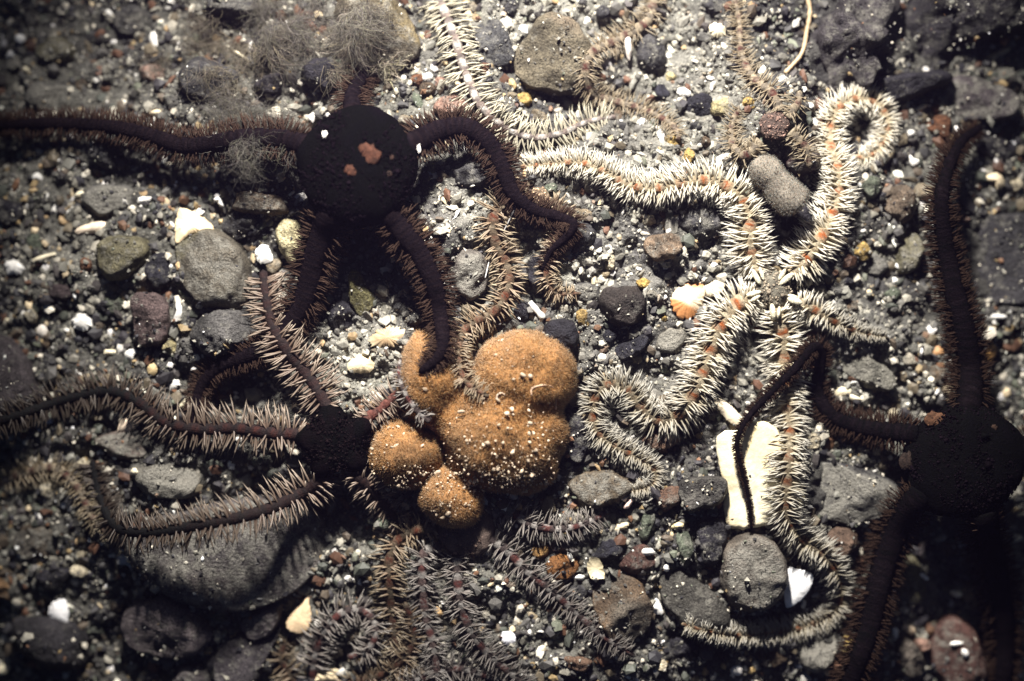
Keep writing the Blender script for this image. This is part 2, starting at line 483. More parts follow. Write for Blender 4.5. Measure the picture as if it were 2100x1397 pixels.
    S('violet boulder half in the top right corner with shade painted into its dark colour', [(1850, 10), (1900, -60), (2060, -70), (2140, 0), (2110, 70), (2020, 95), (1950, 125), (1880, 150), (1845, 110)], 150, (.035, .031, .036), p=2.6, fac=3, silt=.35, rough=1.8)  # boulder face turned from the lamp; its shade is put into the dark colour
    S('black slab painting in the shadow under the top right boulders', [(1760, 170), (1850, 150), (1950, 140), (1960, 165), (1900, 190), (1800, 215)], 60, BLACK, silt=.2)  # black slab added to darken the shade below the boulders
    S('round rust coloured pebble at right below the grey slab', (1930, 259, 27, 24, -25), 30, RUST, silt=.05)
    S('brown egg shaped stone left of the tall black arm', (1848, 418, 36, 42, -20), 44, (.14, .105, .075), silt=.25)
    S('smaller tan pebble behind the brown egg shaped stone', (1896, 396, 24, 20, 0), 26, TAN, silt=.4)
    S('glossy greenish pebble right of the curled white arm', (1790, 385, 22, 22, 0), 28, GREEN, silt=.35)
    S('dark maroon boulder behind the brown sponge finger', (1640, 322, 42, 42, 0), 54, (.06, .035, .035), silt=.55)
    S('purple grey flat slab near the right edge', [(1915, 205), (1955, 152), (2030, 160), (2100, 200), (2080, 248), (1960, 250)], 44, VIOLET, p=4, fac=2, silt=.45)
    S('large dark grey slab at the right edge beside the tall black arm', [(1965, 455), (2040, 435), (2140, 430), (2170, 560), (2110, 625), (2000, 618), (1968, 540)], 40, (.055, .052, .056), p=5, silt=.25)
    S('dark stone at the right edge below the black arm tip', (2040, 300, 50, 26, -10), 34, BLACK, silt=.3)
    S('tall olive grey stone left of the tall black arm', (1862, 520, 30, 50, -10), 44, OLIVE, silt=.5)
    S('low grey stone left of the tall olive grey one', (1800, 545, 28, 18, 0), 26, GREY, silt=.5)
    S('ochre pebble right of the white star upper arm', (1771, 516, 20, 17, -15), 24, OCHRE, silt=.15)
    S('grey oval pebble beside the white star upper arm', (1681, 545, 15, 24, 0), 24, PALE, silt=.2)
    S('small green grey pebble above the pale silt flat', (1831, 605, 16, 15, 0), 18, GREEN, silt=.2)
    S('blackish stone in the shadow under the white star arms', (1660, 440, 52, 34, 30), 40, BLACK, silt=.2)
    S('dark stone in the crook of the white star first arm', (1440, 460, 48, 36, 0), 40, DARK, silt=.45)
    # ---- left
    S('olive topped angular stone at left with a dark underside', [(190, 520), (212, 482), (268, 477), (306, 500), (296, 545), (255, 572), (212, 566)], 62, OLIVE, fac=3, silt=.35)
    S('flat green chip at far left', (71, 495, 17, 24, 25), 14, GREEN, p=4, silt=.05)
    S('pale cream topped boulder left of the black star', [(360, 505), (395, 470), (445, 472), (482, 500), (508, 535), (514, 590), (510, 625), (470, 642), (412, 636), (385, 602), (368, 552)], 74, (.19, .17, .095), p=2.6, silt=.45, col2=(.12, .105, .08))
    S('dark navy stone left of the pale cream topped boulder', (325, 556, 31, 38, 0), 40, NAVY, fac=2, silt=.3)
    S('violet brown upright block shaped stone at left', [(270, 606), (300, 598), (345, 615), (352, 668), (338, 712), (282, 718), (270, 680)], 60, (.12, .085, .08), p=3.6, silt=.15)
    S('small grey green stone left of the violet brown block', (237, 622, 23, 24, 0), 26, GREEN, silt=.3)
    S('smooth blue grey stone left of the feathery arm', [(390, 668), (404, 646), (460, 638), (522, 650), (540, 690), (505, 715), (450, 738), (410, 728), (390, 696)], 64, (.10, .095, .09), silt=.2)
    S('dark brown pebble on the silty patch at far left', (125, 600, 32, 18, 0), 24, (.055, .04, .04), silt=.1)
    S('dark boulder cut by the left edge', [(-60, 690), (0, 688), (52, 735), (92, 805), (80, 858), (0, 880), (-70, 860)], 80, (.06, .05, .052), p=3, silt=.2)
    S('smooth yellow cream stone beside the black star lower left arm', [(554, 478), (575, 450), (610, 444), (640, 480), (640, 520), (612, 545), (580, 525)], 52, (.5, .44, .26), silt=.05)
    S('small tan stone beside the white scallop piece', (562, 548, 17, 24, -20), 26, TAN, silt=.4)
    S('small grey pebble right of the violet brown block', (382, 712, 18, 20, 0), 22, GREY, silt=.3)
    S('round cream pebble right of the violet brown block', (346, 713, 15, 15, 0), 18, YELLOW, silt=.1)
    # ---- centre
    S('green brown tapered pebble between the two lower black arms', [(711, 560), (730, 551), (750, 575), (768, 608), (762, 640), (735, 652), (715, 622)], 38, (.15, .135, .06), silt=.2)
    S('black stone behind the lower left black arm', (700, 645, 30, 32, 0), 36, BLACK, silt=.2)
    S('dark small stone left of the lower right black arm', (853, 655, 20, 15, 0), 18, DARK, silt=.4)
    S('grey speckled round stone under the brown banded arm', (958, 560, 46, 56, 0), 58, (.17, .15, .13), silt=.6)
    S('glossy dark brown stone with a coppery glint right of centre', [(1228, 622), (1242, 596), (1285, 585), (1332, 600), (1330, 640), (1295, 675), (1250, 665)], 58, (.04, .032, .028), fac=2, silt=.2)
    S('black cube shaped stone above the right sponge lobe', [(1112, 668), (1140, 655), (1180, 655), (1186, 700), (1166, 736), (1120, 716)], 44, BLACK, p=3.6, silt=.05)
    S('black kidney shaped stone right of the black cube shaped one', [(1255, 712), (1285, 700), (1318, 680), (1336, 694), (1316, 728), (1275, 742)], 34, NAVY, silt=.15)
    S('brown rounded stone with dark underside right of centre', [(1318, 495), (1350, 475), (1395, 472), (1405, 505), (1375, 540), (1335, 535)], 46, (.17, .12, .08), silt=.4)
    S('ochre oval pebble above the glossy dark brown stone', (1322, 582, 16, 12, -20), 18, (.5, .33, .10), silt=.02)
    S('tiny ochre pebble right of the glossy dark brown stone', (1360, 652, 10, 7, 0), 11, OCHRE, silt=.02)
    S('mustard angular pebble beside the black cube shaped stone', (1196, 653, 14, 19, 20), 20, (.4, .27, .1), fac=2, silt=.1)
    S('pale cream pebble near centre above the glossy dark brown stone', (1252, 538, 12, 15, 0), 15, CREAM, silt=.1)
    S('grey stone near the white star third arm', (1375, 700, 34, 27, 10), 30, PALE, silt=.6)
    S('dark stone beside the hidden arm at centre', (1112, 555, 30, 40, 0), 38, BLACK, silt=.3)
    S('small black pebble between the tube and the brown banded arm', (1070, 640, 22, 20, 0), 24, BLACK, silt=.15)
    S('dark round pebble near the pale tube', (1200, 600, 30, 22, 0), 20, DARK, silt=.6)
    S('tiny rust pebble behind the white star disc', (1546, 662, 14, 16, 0), 20, RUST, silt=.1)
    S('black pebble below the tan crusty shell', (1250, 690, 18, 14, 20), 16, NAVY, silt=.1)
    # ---- right
    S('smooth light grey oval stone on the silt flat at right', [(1712, 748), (1740, 728), (1775, 726), (1808, 742), (1842, 775), (1832, 804), (1787, 798), (1738, 775)], 40, (.21, .20, .165), silt=.35)
    S('dark silty rock left of the large black star at lower right', [(1650, 960), (1700, 945), (1780, 960), (1850, 990), (1840, 1060), (1760, 1080), (1680, 1070), (1650, 1020)], 50, DARK, p=3, silt=.7)
    S('flat dark slab touching the white shell slab', [(1383, 992), (1410, 976), (1486, 977), (1497, 1000), (1482, 1038), (1410, 1052), (1390, 1030)], 46, (.06, .055, .05), p=4, silt=.3)
    S('black speckled stone below the white shell slab', [(1424, 1062), (1482, 1055), (1492, 1100), (1472, 1168), (1432, 1160)], 40, BLACK, p=3, silt=.35)
    S('green grey upright stone left of the black speckled one', (1408, 1122, 20, 44, 6), 38, GREEN, silt=.3)
    S('large round speckled stone below the white shell slab', [(1477, 1142), (1492, 1108), (1533, 1086), (1580, 1092), (1608, 1128), (1612, 1180), (1602, 1230), (1562, 1260), (1502, 1250), (1482, 1196)], 80, (.17, .15, .125), p=2.8, silt=.55, col2=(.11, .09, .07))
    S('brown domed stone right of the banded white star arm', (1722, 1115, 40, 34, 10), 46, (.13, .085, .06), silt=.1)
    S('long dark diagonal slab at lower right of centre', [(1345, 1180), (1385, 1165), (1440, 1195), (1502, 1262), (1492, 1290), (1415, 1300), (1360, 1240)], 50, (.075, .07, .06), p=3, silt=.25)
    S('rust brown lumpy rock near the bottom right corner', [(1905, 1300), (1935, 1262), (1975, 1262), (2005, 1320), (2030, 1400), (1960, 1430), (1910, 1370)], 60, (.10, .05, .04), p=3, silt=.35)
    S('grey brown block in the lower right beside the rust rock', [(1832, 1315), (1860, 1302), (1885, 1330), (1905, 1370), (1870, 1392), (1840, 1370)], 46, (.13, .11, .09), p=3, silt=.2)
    S('grey tan angular stone above the rust rock', (1995, 1222, 26, 34, 25), 38, TAN, fac=3, silt=.2)
    S('blue grey flat pebble left of the grey tan angular stone', (1930, 1222, 25, 14, -30), 18, (.1, .11, .115), silt=.1)
    S('small violet stone under the large black star', (1900, 1128, 26, 20, 0), 26, VIOLET, silt=.3)
    S('small brown stone right of the violet one under the large black star', (1950, 1126, 20, 15, 0), 22, BROWN, silt=.3)
    S('dark olive slab beside the lower left arm of the large black star', (1862, 1190, 34, 60, 0), 34, OLIVE, silt=.3)
    S('pinkish knob resting on the rust rock', (1893, 1322, 20, 16, -30), 26, SALMON, silt=.2)
    S('silty grey lump at the bottom edge right of centre', (1680, 1340, 44, 46, 0), 40, PALE, silt=.8, fac=2)
    S('tan dark pebble at the bottom left of the silty lump', (1592, 1350, 26, 16, 10), 22, BROWN, silt=.2)
    S('black pebble left of the rust rock', (1885, 1270, 26, 16, 0), 22, BLACK, silt=.1)
    S('small grey domed pebble at lower right in gravel', (1985, 1180, 22, 16, 0), 18, GREY, silt=.3)
    # ---- bottom left
    S('big smooth dark stone under the arched feathery arm', [(228, 1105), (300, 1060), (420, 1035), (560, 1015), (668, 1050), (676, 1110), (640, 1180), (570, 1235), (470, 1262), (370, 1240), (280, 1180)], 58, (.125, .105, .09), p=3.2, silt=.45, col2=(.09, .08, .078))
    S('dark violet stone at the bottom edge left of the ragged cream shell', [(440, 1330), (500, 1290), (570, 1255), (600, 1245), (560, 1330), (520, 1420), (440, 1420)], 40, (.06, .052, .056), p=3.4, silt=.3)
    S('pale violet flat stone at lower left of the big smooth dark stone', [(240, 1285), (275, 1232), (345, 1222), (425, 1262), (440, 1305), (412, 1346), (330, 1358), (262, 1334)], 64, (.15, .125, .125), p=3.2, silt=.25)
    S('small flat olive pebble lying on the big smooth dark stone', (446, 1260, 28, 13, -6), 14, OLIVE, silt=.1)
    S('light violet chunk on the edge of the big smooth dark stone', [(480, 1280), (530, 1255), (570, 1235), (590, 1225), (560, 1300), (515, 1315)], 30, (.17, .145, .145), p=3, silt=.3)
    S('black rounded boulder in the lower left corner', (105, 1312, 80, 56, -12), 70, (.035, .032, .035), silt=.15)
    S('brownish silty stone at left below the feathery arms', (72, 1112, 58, 40, 0), 46, BROWN, silt=.6)
    S('rusty stone cut by the left edge near the bottom', (5, 1212, 48, 22, -20), 30, (.2, .12, .06), silt=.3)
    S('dark stone at the left between brown silty stone and white shell', (110, 1185, 40, 24, 10), 30, BLACK, silt=.2)
    S('silty blotched stone above the arched feathery arm', (335, 985, 66, 42, -10), 46, PALE, silt=.75)
    S('brown stone under the left feathery arm', (262, 915, 70, 30, -5), 30, (.12, .09, .075), silt=.6)
    S('purple stone at the bottom edge below the pale violet one', (395, 1390, 50, 34, 0), 30, VIOLET, silt=.4)
    # ---- bottom centre
    S('amber brown round stone at bottom centre', (1148, 1166, 36, 30, 10), 42, AMBER, silt=.1)
    S('small amber pebble above the amber brown round stone', (1108, 1130, 19, 18, 0), 26, (.3, .17, .06), silt=.15)
    S('dark grey rock with an orange lower face at bottom centre', [(1208, 1232), (1222, 1195), (1252, 1170), (1312, 1190), (1345, 1245), (1328, 1295), (1272, 1335), (1225, 1290)], 62, (.095, .08, .062), p=3, fac=2, silt=.25, col2=(.16, .1, .055))
    S('long green grey pebble right of the spined arm end', (1326, 1075, 15, 42, -12), 24, GREEN, silt=.3)
    S('dark pebble below the amber brown round stone', (1185, 1216, 26, 20, 0), 26, DARK, silt=.3)
    S('flat brown oval pebble at the bottom edge', (1186, 1362, 28, 17, -8), 20, (.17, .105, .07), silt=.1)
    S('brown fuzzy stone beneath the curled arm tip', (1232, 1000, 62, 42, 12), 46, (.13, .1, .065), silt=.5)
    S('black stone right of the orange sponge', (1180, 890, 36, 60, 10), 40, BLACK, silt=.4)
    S('dark reddish stone left of the dark grey rock', (1310, 1150, 40, 30, 30), 30, (.09, .045, .035), silt=.3)
    S('dark pebble right of the dark grey rock', (1400, 1325, 34, 22, 20), 24, BLACK, silt=.2)
    S('rust brown pebble in the gravel right of the curled arm tip', (1370, 1020, 30, 22, 0), 24, (.13, .075, .05), silt=.35)
    S('navy black pebble in the gravel above the long diagonal slab', (1250, 1130, 28, 24, 0), 24, NAVY, silt=.2)
    S('small orange pebble at the left edge of the curled white arm', (1350, 905, 40, 22, 10), 28, (.2, .12, .08), silt=.3)

def build_shells():
    H = shell
    H('big bright cream shell slab at right of centre under a thin black arm', [(1466, 888), (1510, 882), (1535, 866), (1585, 860), (1640, 985), (1656, 1030), (1640, 1052), (1610, 1052), (1598, 1078), (1545, 1082), (1492, 1090), (1482, 1032), (1490, 1010), (1476, 960)], (.84, .77, .55), dome=9, lift=18, th=6, jag=.014, tilt=(.03, .07), col2=(.7, .58, .34), ridge=.5)
    H('long pale shell splinter above the big cream shell slab', [(1458, 812), (1482, 818), (1510, 842), (1534, 868), (1516, 880), (1484, 858)], (.72, .62, .45), dome=6, lift=14, tilt=(.1, -.05))
    H('white triangular shell piece with fine dots right of the round speckled stone', [(1612, 1160), (1642, 1168), (1672, 1176), (1656, 1222), (1612, 1256), (1608, 1210)], (.85, .85, .84), dome=6, lift=12, jag=.02, tilt=(.08, .12))
    H('tan and orange crusted shell left of the white star', [(1372, 612), (1392, 582), (1425, 575), (1450, 590), (1440, 628), (1418, 660), (1385, 650)], (.72, .6, .42), dome=12, lift=6, col2=(.5, .22, .08))
    H('wide cream shell under the white star left arm', [(1425, 592), (1470, 572), (1490, 580), (1478, 605), (1440, 612)], (.8, .7, .5), dome=6, lift=8)
    H('pale orange cream shell crust on top of the boulder left of the black star', [(362, 425), (385, 428), (420, 446), (440, 470), (455, 500), (420, 480), (392, 478), (372, 500), (358, 502)], (.66, .52, .32), dome=8, lift=16, tilt=(-.05, -.2))
    H('white ribbed scallop piece beside the yellow cream stone', (541, 521, 20, 21, 10), WHITE, dome=8, lift=14, ridge=1.2)
    H('white upright splinter at upper left', (315, 82, 9, 21, 8), WHITE, lift=10, tilt=(.3, 0))
    H('curled cream shell half at far left above the olive topped stone', (186, 468, 32, 12, 12), (.8, .66, .5), dome=8)
    H('white broken shell cluster at the left edge', (29, 548, 22, 15, 0), WHITE, dome=8, jag=.12)
    H('cream needle of shell at far left', (91, 527, 27, 5, 18), IVORY, dome=3)
    H('white crescent shell right of the violet brown block', [(352, 655), (362, 640), (360, 622), (352, 618), (366, 616), (374, 630), (372, 650), (360, 662)], WHITE, dome=5, lift=8, jag=.02)
    H('white crumpled shell left of the violet brown block', (169, 660, 21, 17, 30), WHITE, dome=8, jag=.12)
    H('egg shaped white shell at left', (89, 680, 13, 18, 30), (.75, .69, .6), dome=8)
    H('cream crescent shell at left below the violet block', (226, 722, 15, 6, 0), IVORY)
    H('white hooked shell below the violet block', (269, 727, 13, 11, 30), WHITE)
    H('small cream chip left of the egg shaped shell', (14, 657, 14, 6, -20), IVORY)
    H('flat tan chip below the violet block', (312, 757, 11, 15, 0), (.5, .38, .2))
    H('white three pointed chip above the left feathery arm', (355, 789, 14, 11, 20), WHITE, jag=.12)
    H('white pale chip beside the thin black arm tip', (379, 828, 14, 11, 40), IVORY)
    H('striped pale shell seen through the left feathery arm', (263, 869, 24, 18, 20), (.65, .53, .4), dome=9, lift=6)
    H('small white chip left of the blue grey stone', (398, 757, 8, 5, 10), WHITE)
    H('white shell with a brown top in the lower left', [(118, 1228), (138, 1226), (142, 1262), (138, 1286), (112, 1280), (96, 1262), (104, 1238)], (.8, .79, .78), dome=10, lift=12)
    H('ragged cream shell beside the big smooth dark stone', [(630, 1208), (640, 1240), (640, 1270), (628, 1302), (600, 1300), (582, 1284), (600, 1250), (622, 1236)], (.7, .52, .32), dome=8, lift=8, jag=.05)
    H('cream leaf like shell at the bottom edge left of centre', (668, 1386, 28, 12, 15), (.8, .66, .42), jag=.1)
    H('cream sliver at the left edge near the bottom', (6, 1372, 16, 10, 40), IVORY)
    H('blue white chip by the silty blotched stone', (236, 1005, 14, 6, 20), WHITE)
    H('rounded cream chip on the silty blotched stone', (275, 967, 9, 8, 0), IVORY)
    H('white chip at far upper left corner', (42, 80, 10, 10, 0), WHITE)
    H('white chip below the far upper left one', (24, 112, 12, 9, 20), WHITE)
    H('cream chip left of the olive grey oval pebble', (54, 144, 9, 7, 0), IVORY)
    H('white chip beside the dark grey flat stone', (222, 26, 9, 7, -30), WHITE)
    H('round white chip below the long black arm at left', (77, 364, 11, 9, 0), WHITE)
    H('cream flake above the long black arm', (320, 231, 13, 7, 10), (.72, .6, .42))
    H('small white flake under the long black arm', (143, 281, 9, 6, -20), WHITE)
    H('white flake at the wide end of the long black arm', (443, 288, 6, 6, 0), WHITE)
    H('white flat flake right of the bluish grey silty stone', (296, 410, 15, 8, 10), WHITE)
    H('tan and white flake left of the bluish grey silty stone', (163, 398, 12, 7, 10), IVORY)
    H('thin white flake on the brown ragged stone', (445, 409, 8, 5, 0), WHITE)
    H('cream twig like fragment in the algae', (495, 115, 22, 4, -35), IVORY, lift=22)
    H('white bit on the rust pebble cluster', (876, 158, 11, 9, 0), WHITE, lift=8)
    H('cream flat chunk left of the orange sponge', (742, 746, 30, 20, 10), (.72, .6, .38), dome=9)
    H('pale cream ridge of shell above the left sponge lobe', (796, 692, 44, 20, 10), (.62, .52, .34), dome=7, jag=.16, col2=(.4, .28, .16))
    H('pale splinter behind the mottled brown arm at upper centre', [(1280, 78), (1292, 74), (1296, 100), (1292, 128), (1284, 112)], (.78, .7, .62), lift=20, tilt=(.1, .3))
    H('white two lobed shell bit at upper centre right', (1317, 251, 14, 11, 30), WHITE, dome=7, jag=.1)
    H('white square chip by the navy pebble', (1403, 190, 15, 10, -10), WHITE, dome=5)
    H('long white chunk above the brown sponge finger', (1489, 323, 25, 9, 8), (.8, .75, .66), dome=7)
    H('cream crumpled shell at the top right of centre', (1474, 62, 18, 15, -25), IVORY, dome=9, jag=.1)
    H('folded cream shell right of the curled white arm', [(1808, 332), (1822, 302), (1836, 298), (1834, 318), (1818, 334)], (.8, .66, .42), dome=6, lift=12)
    H('white three cornered shell at upper right', [(1864, 314), (1874, 326), (1892, 328), (1878, 342), (1866, 338)], WHITE, dome=6, lift=8)
    H('white nugget right of the curled white arm', (1868, 274, 9, 8, 0), WHITE, dome=6)
    H('tan tapered shard near the top right corner', (2040, 116, 42, 8, 28), (.5, .39, .22), dome=5, lift=10)
    H('curled cream shell near the right edge', [(2012, 366), (2040, 352), (2060, 362), (2060, 388), (2040, 392), (2050, 376), (2030, 372)], (.72, .6, .4), dome=9, lift=12)
    H('pale shard by the rust coloured pebble', (1888, 221, 18, 5, 25), IVORY, lift=8)
    H('white round bit above the pale silt flat', (1834, 576, 9, 8, 0), WHITE, dome=6)
    H('cream flake pile below the light grey oval stone', (1728, 804, 20, 10, 10), (.75, .66, .46), dome=5, jag=.1)
    H('cream flake right of the flake pile', (1754, 817, 16, 6, -20), IVORY)
    H('broken ring shaped cream shell at bottom centre', [(1205, 1148), (1222, 1140), (1238, 1158), (1240, 1188), (1216, 1190), (1204, 1172)], (.62, .54, .36), dome=-8, lift=14, jag=.06)
    H('white bar of shell below the ring shaped one', (1188, 1183, 13, 6, 10), WHITE)
    H('white chip touching the amber brown round stone', (1169, 1141, 5, 10, 15), WHITE, lift=10)
    H('white oblong shell right of the ring shaped one', (1327, 1132, 17, 8, 8), WHITE)
    H('white bead beside the white oblong shell', (1367, 1165, 7, 8, 0), WHITE, dome=6)
    H('white pointed shell on the long diagonal slab', [(1346, 1222), (1356, 1240), (1362, 1262), (1340, 1260), (1336, 1244)], (.85, .83, .78), dome=4, lift=12)
    H('bluish white shell at the bottom near the spined arms', (1042, 1310, 17, 15, -30), (.72, .72, .76), dome=7)
    H('orange tan shell between two bottom spined arms', (899, 1256, 11, 13, 0), (.7, .46, .22), dome=6)
    H('cream chip at bottom centre', (1111, 1331, 10, 8, 0), IVORY)
    H('small white chip above the cream one at bottom centre', (1086, 1298, 5, 7, 0), WHITE)
    H('pinkish white stick beside the curled arm tip', (1290, 1032, 6, 18, -40), (.75, .56, .48), lift=9)
    H('flat cream chip right of the spined arm end', (1275, 1080, 16, 8, 20), (.68, .57, .38))
    H('cream chip at the right of the long green pebble', (1390, 1078, 13, 8, 10), (.72, .6, .35))
    H('white nub at the bottom edge right of centre', (1511, 1374, 13, 12, 0), (.78, .74, .68), dome=8)
    H('golden bead beside the white nub', (1541, 1375, 8, 8, 0), (.6, .42, .18), dome=6)
    H('pale wedge left of the rust rock', (1866, 1291, 16, 8, -30), (.7, .55, .38), dome=5, lift=6)
    H('cream pellet above the rust rock', (1961, 1218, 14, 7, -15), IVORY, dome=6, lift=8)
    H('white rim of a shell at lower right', (1896, 1183, 12, 5, -30), WHITE)
    H('white streak on the rust rock', (1962, 1320, 14, 5, 5), WHITE, lift=6)
    H('white knob on the rust rock', (1980, 1340, 8, 10, 20), WHITE, lift=6)
    H('cream sliver at the right edge', (2088, 1105, 14, 6, 15), IVORY)
    H('white grain pile on the right edge', (2040, 650, 30, 6, 0), WHITE, jag=.12)
    H('amber shell at the edge of the tall black arm', (2030, 722, 14, 18, 0), (.45, .25, .09))
    H('brown shell chip left of the tall black arm', (1925, 722, 12, 12, 0), (.4, .22, .1))

# ------------------------------------------------------------------ sponge
SP = [  # name, px, py, rx, ry, rz, centre height
    ('main lobe', 1026, 893, 138, 122, 92, 16), ('upper right lobe', 1072, 772, 98, 90, 82, 22), ('upper left lobe', 888, 778, 72, 98, 72, 14),
    ('lower left lobe', 822, 938, 76, 74, 70, 4), ('small bottom lobe', 925, 1022, 66, 62, 60, 6), ('lower right lobe', 1052, 950, 104, 66, 76, 8),
    ('bridge', 1060, 838, 92, 60, 84, 16), ('bridge', 948, 850, 70, 60, 62, 10)]

def icosphere(n):
    import bmesh
    bm = bmesh.new(); bmesh.ops.create_icosphere(bm, subdivisions=n, radius=1.0)
    v = np.array([q.co[:] for q in bm.verts]); f = np.array([[q.index for q in p.verts] for p in bm.faces])
    bm.free(); return v, f
ICO4 = icosphere(4); ICO3 = icosphere(3); ICO1 = icosphere(1)

def spikes(base, dirs, length, rad, col, tipcol=None, bend=None, nseg=2, sides=4):
    """tapered spines; arrays (n,3),(n,3),(n,),(n,),(n,3)"""
    n = len(base)
    d = dirs / np.linalg.norm(dirs, axis=1)[:, None]
    ref = np.where(np.abs(d[:, 2:3]) < 0.8, np.array([[0, 0, 1.0]]), np.array([[1.0, 0, 0]]))
    a = np.cross(d, ref); a /= np.linalg.norm(a, axis=1)[:, None]
    b = np.cross(d, a)
    if bend is None: bend = np.zeros((n, 3))
    ang = np.arange(sides) * 2 * np.pi / sides
    V, Cc = [], []
    tipcol = col if tipcol is None else tipcol
    for k in range(nseg):
        s = k / nseg
        cpos = base + d * (length * s)[:, None] + bend * (length * s * s)[:, None]
        rr = rad * (1 - 0.55 * s)
        ring = cpos[:, None, :] + rr[:, None, None] * (np.cos(ang)[None, :, None] * a[:, None, :] + np.sin(ang)[None, :, None] * b[:, None, :])
        V.append(ring); Cc.append(np.repeat((col * (1 - s) + tipcol * s)[:, None, :], sides, 1))
    tip = base + d * length[:, None] + bend * length[:, None]
    V.append(tip[:, None, :]); Cc.append(tipcol[:, None, :])
    V = np.concatenate(V, 1); Cc = np.concatenate(Cc, 1)
    m = V.shape[1]
    quads, tris = [], []
    for k in range(nseg - 1):
        for j in range(sides):
            j2 = (j + 1) % sides
            quads.append([k * sides + j, k * sides + j2, (k + 1) * sides + j2, (k + 1) * sides + j])
    k = nseg - 1
    for j in range(sides): tris.append([k * sides + j, k * sides + (j + 1) % sides, nseg * sides])
    off = (np.arange(n) * m)[:, None, None]
    Q = (np.array(quads)[None] + off).reshape(-1, 4) if quads else None
    T = (np.array(tris)[None] + off).reshape(-1, 3)
    cc = np.ones((n * m, 4)); cc[:, :3] = np.clip(Cc.reshape(-1, 3), 0.003, 0.95)
    return V.reshape(-1, 3), T, Q, cc

GRP = np.random.default_rng(99)
def grains(pos, rad, col, big=False, r=GRP, flat=0.75):
    n = len(pos)
    if big: bv, bf = ICO1
    else:
        bv = np.array([[1, 0, 0], [-1, 0, 0], [0, 1, 0], [0, -1, 0], [0, 0, 1], [0, 0, -1.0]])
        bf = np.array([[0, 2, 4], [2, 1, 4], [1, 3, 4], [3, 0, 4], [2, 0, 5], [1, 2, 5], [3, 1, 5], [0, 3, 5]])
    m = len(bv)
    q = r.normal(size=(n, 4)); q /= np.linalg.norm(q, axis=1)[:, None]
    w, x, y, z = q.T
    Rm = np.stack([1 - 2 * (y * y + z * z), 2 * (x * y - z * w), 2 * (x * z + y * w), 2 * (x * y + z * w), 1 - 2 * (x * x + z * z), 2 * (y * z - x * w),
                   2 * (x * z - y * w), 2 * (y * z + x * w), 1 - 2 * (x * x + y * y)], 1).reshape(n, 3, 3)
    sc = r.uniform(0.4, 1.5, (n, 1, 3))
    v = bv[None] * sc * (1 + r.uniform(-.3, .3, (n, m, 1)))
    v = np.einsum('nij,nmj->nmi', Rm, v)
    v[..., 2] *= flat
    v = v * rad[:, None, None] + pos[:, None, :]
    f = (bf[None] + (np.arange(n) * m)[:, None, None]).reshape(-1, 3)
    c = np.ones((n, m, 4)); c[..., :3] = col[:, None, :]
    return v.reshape(-1, 3), f, c.reshape(-1, 4)

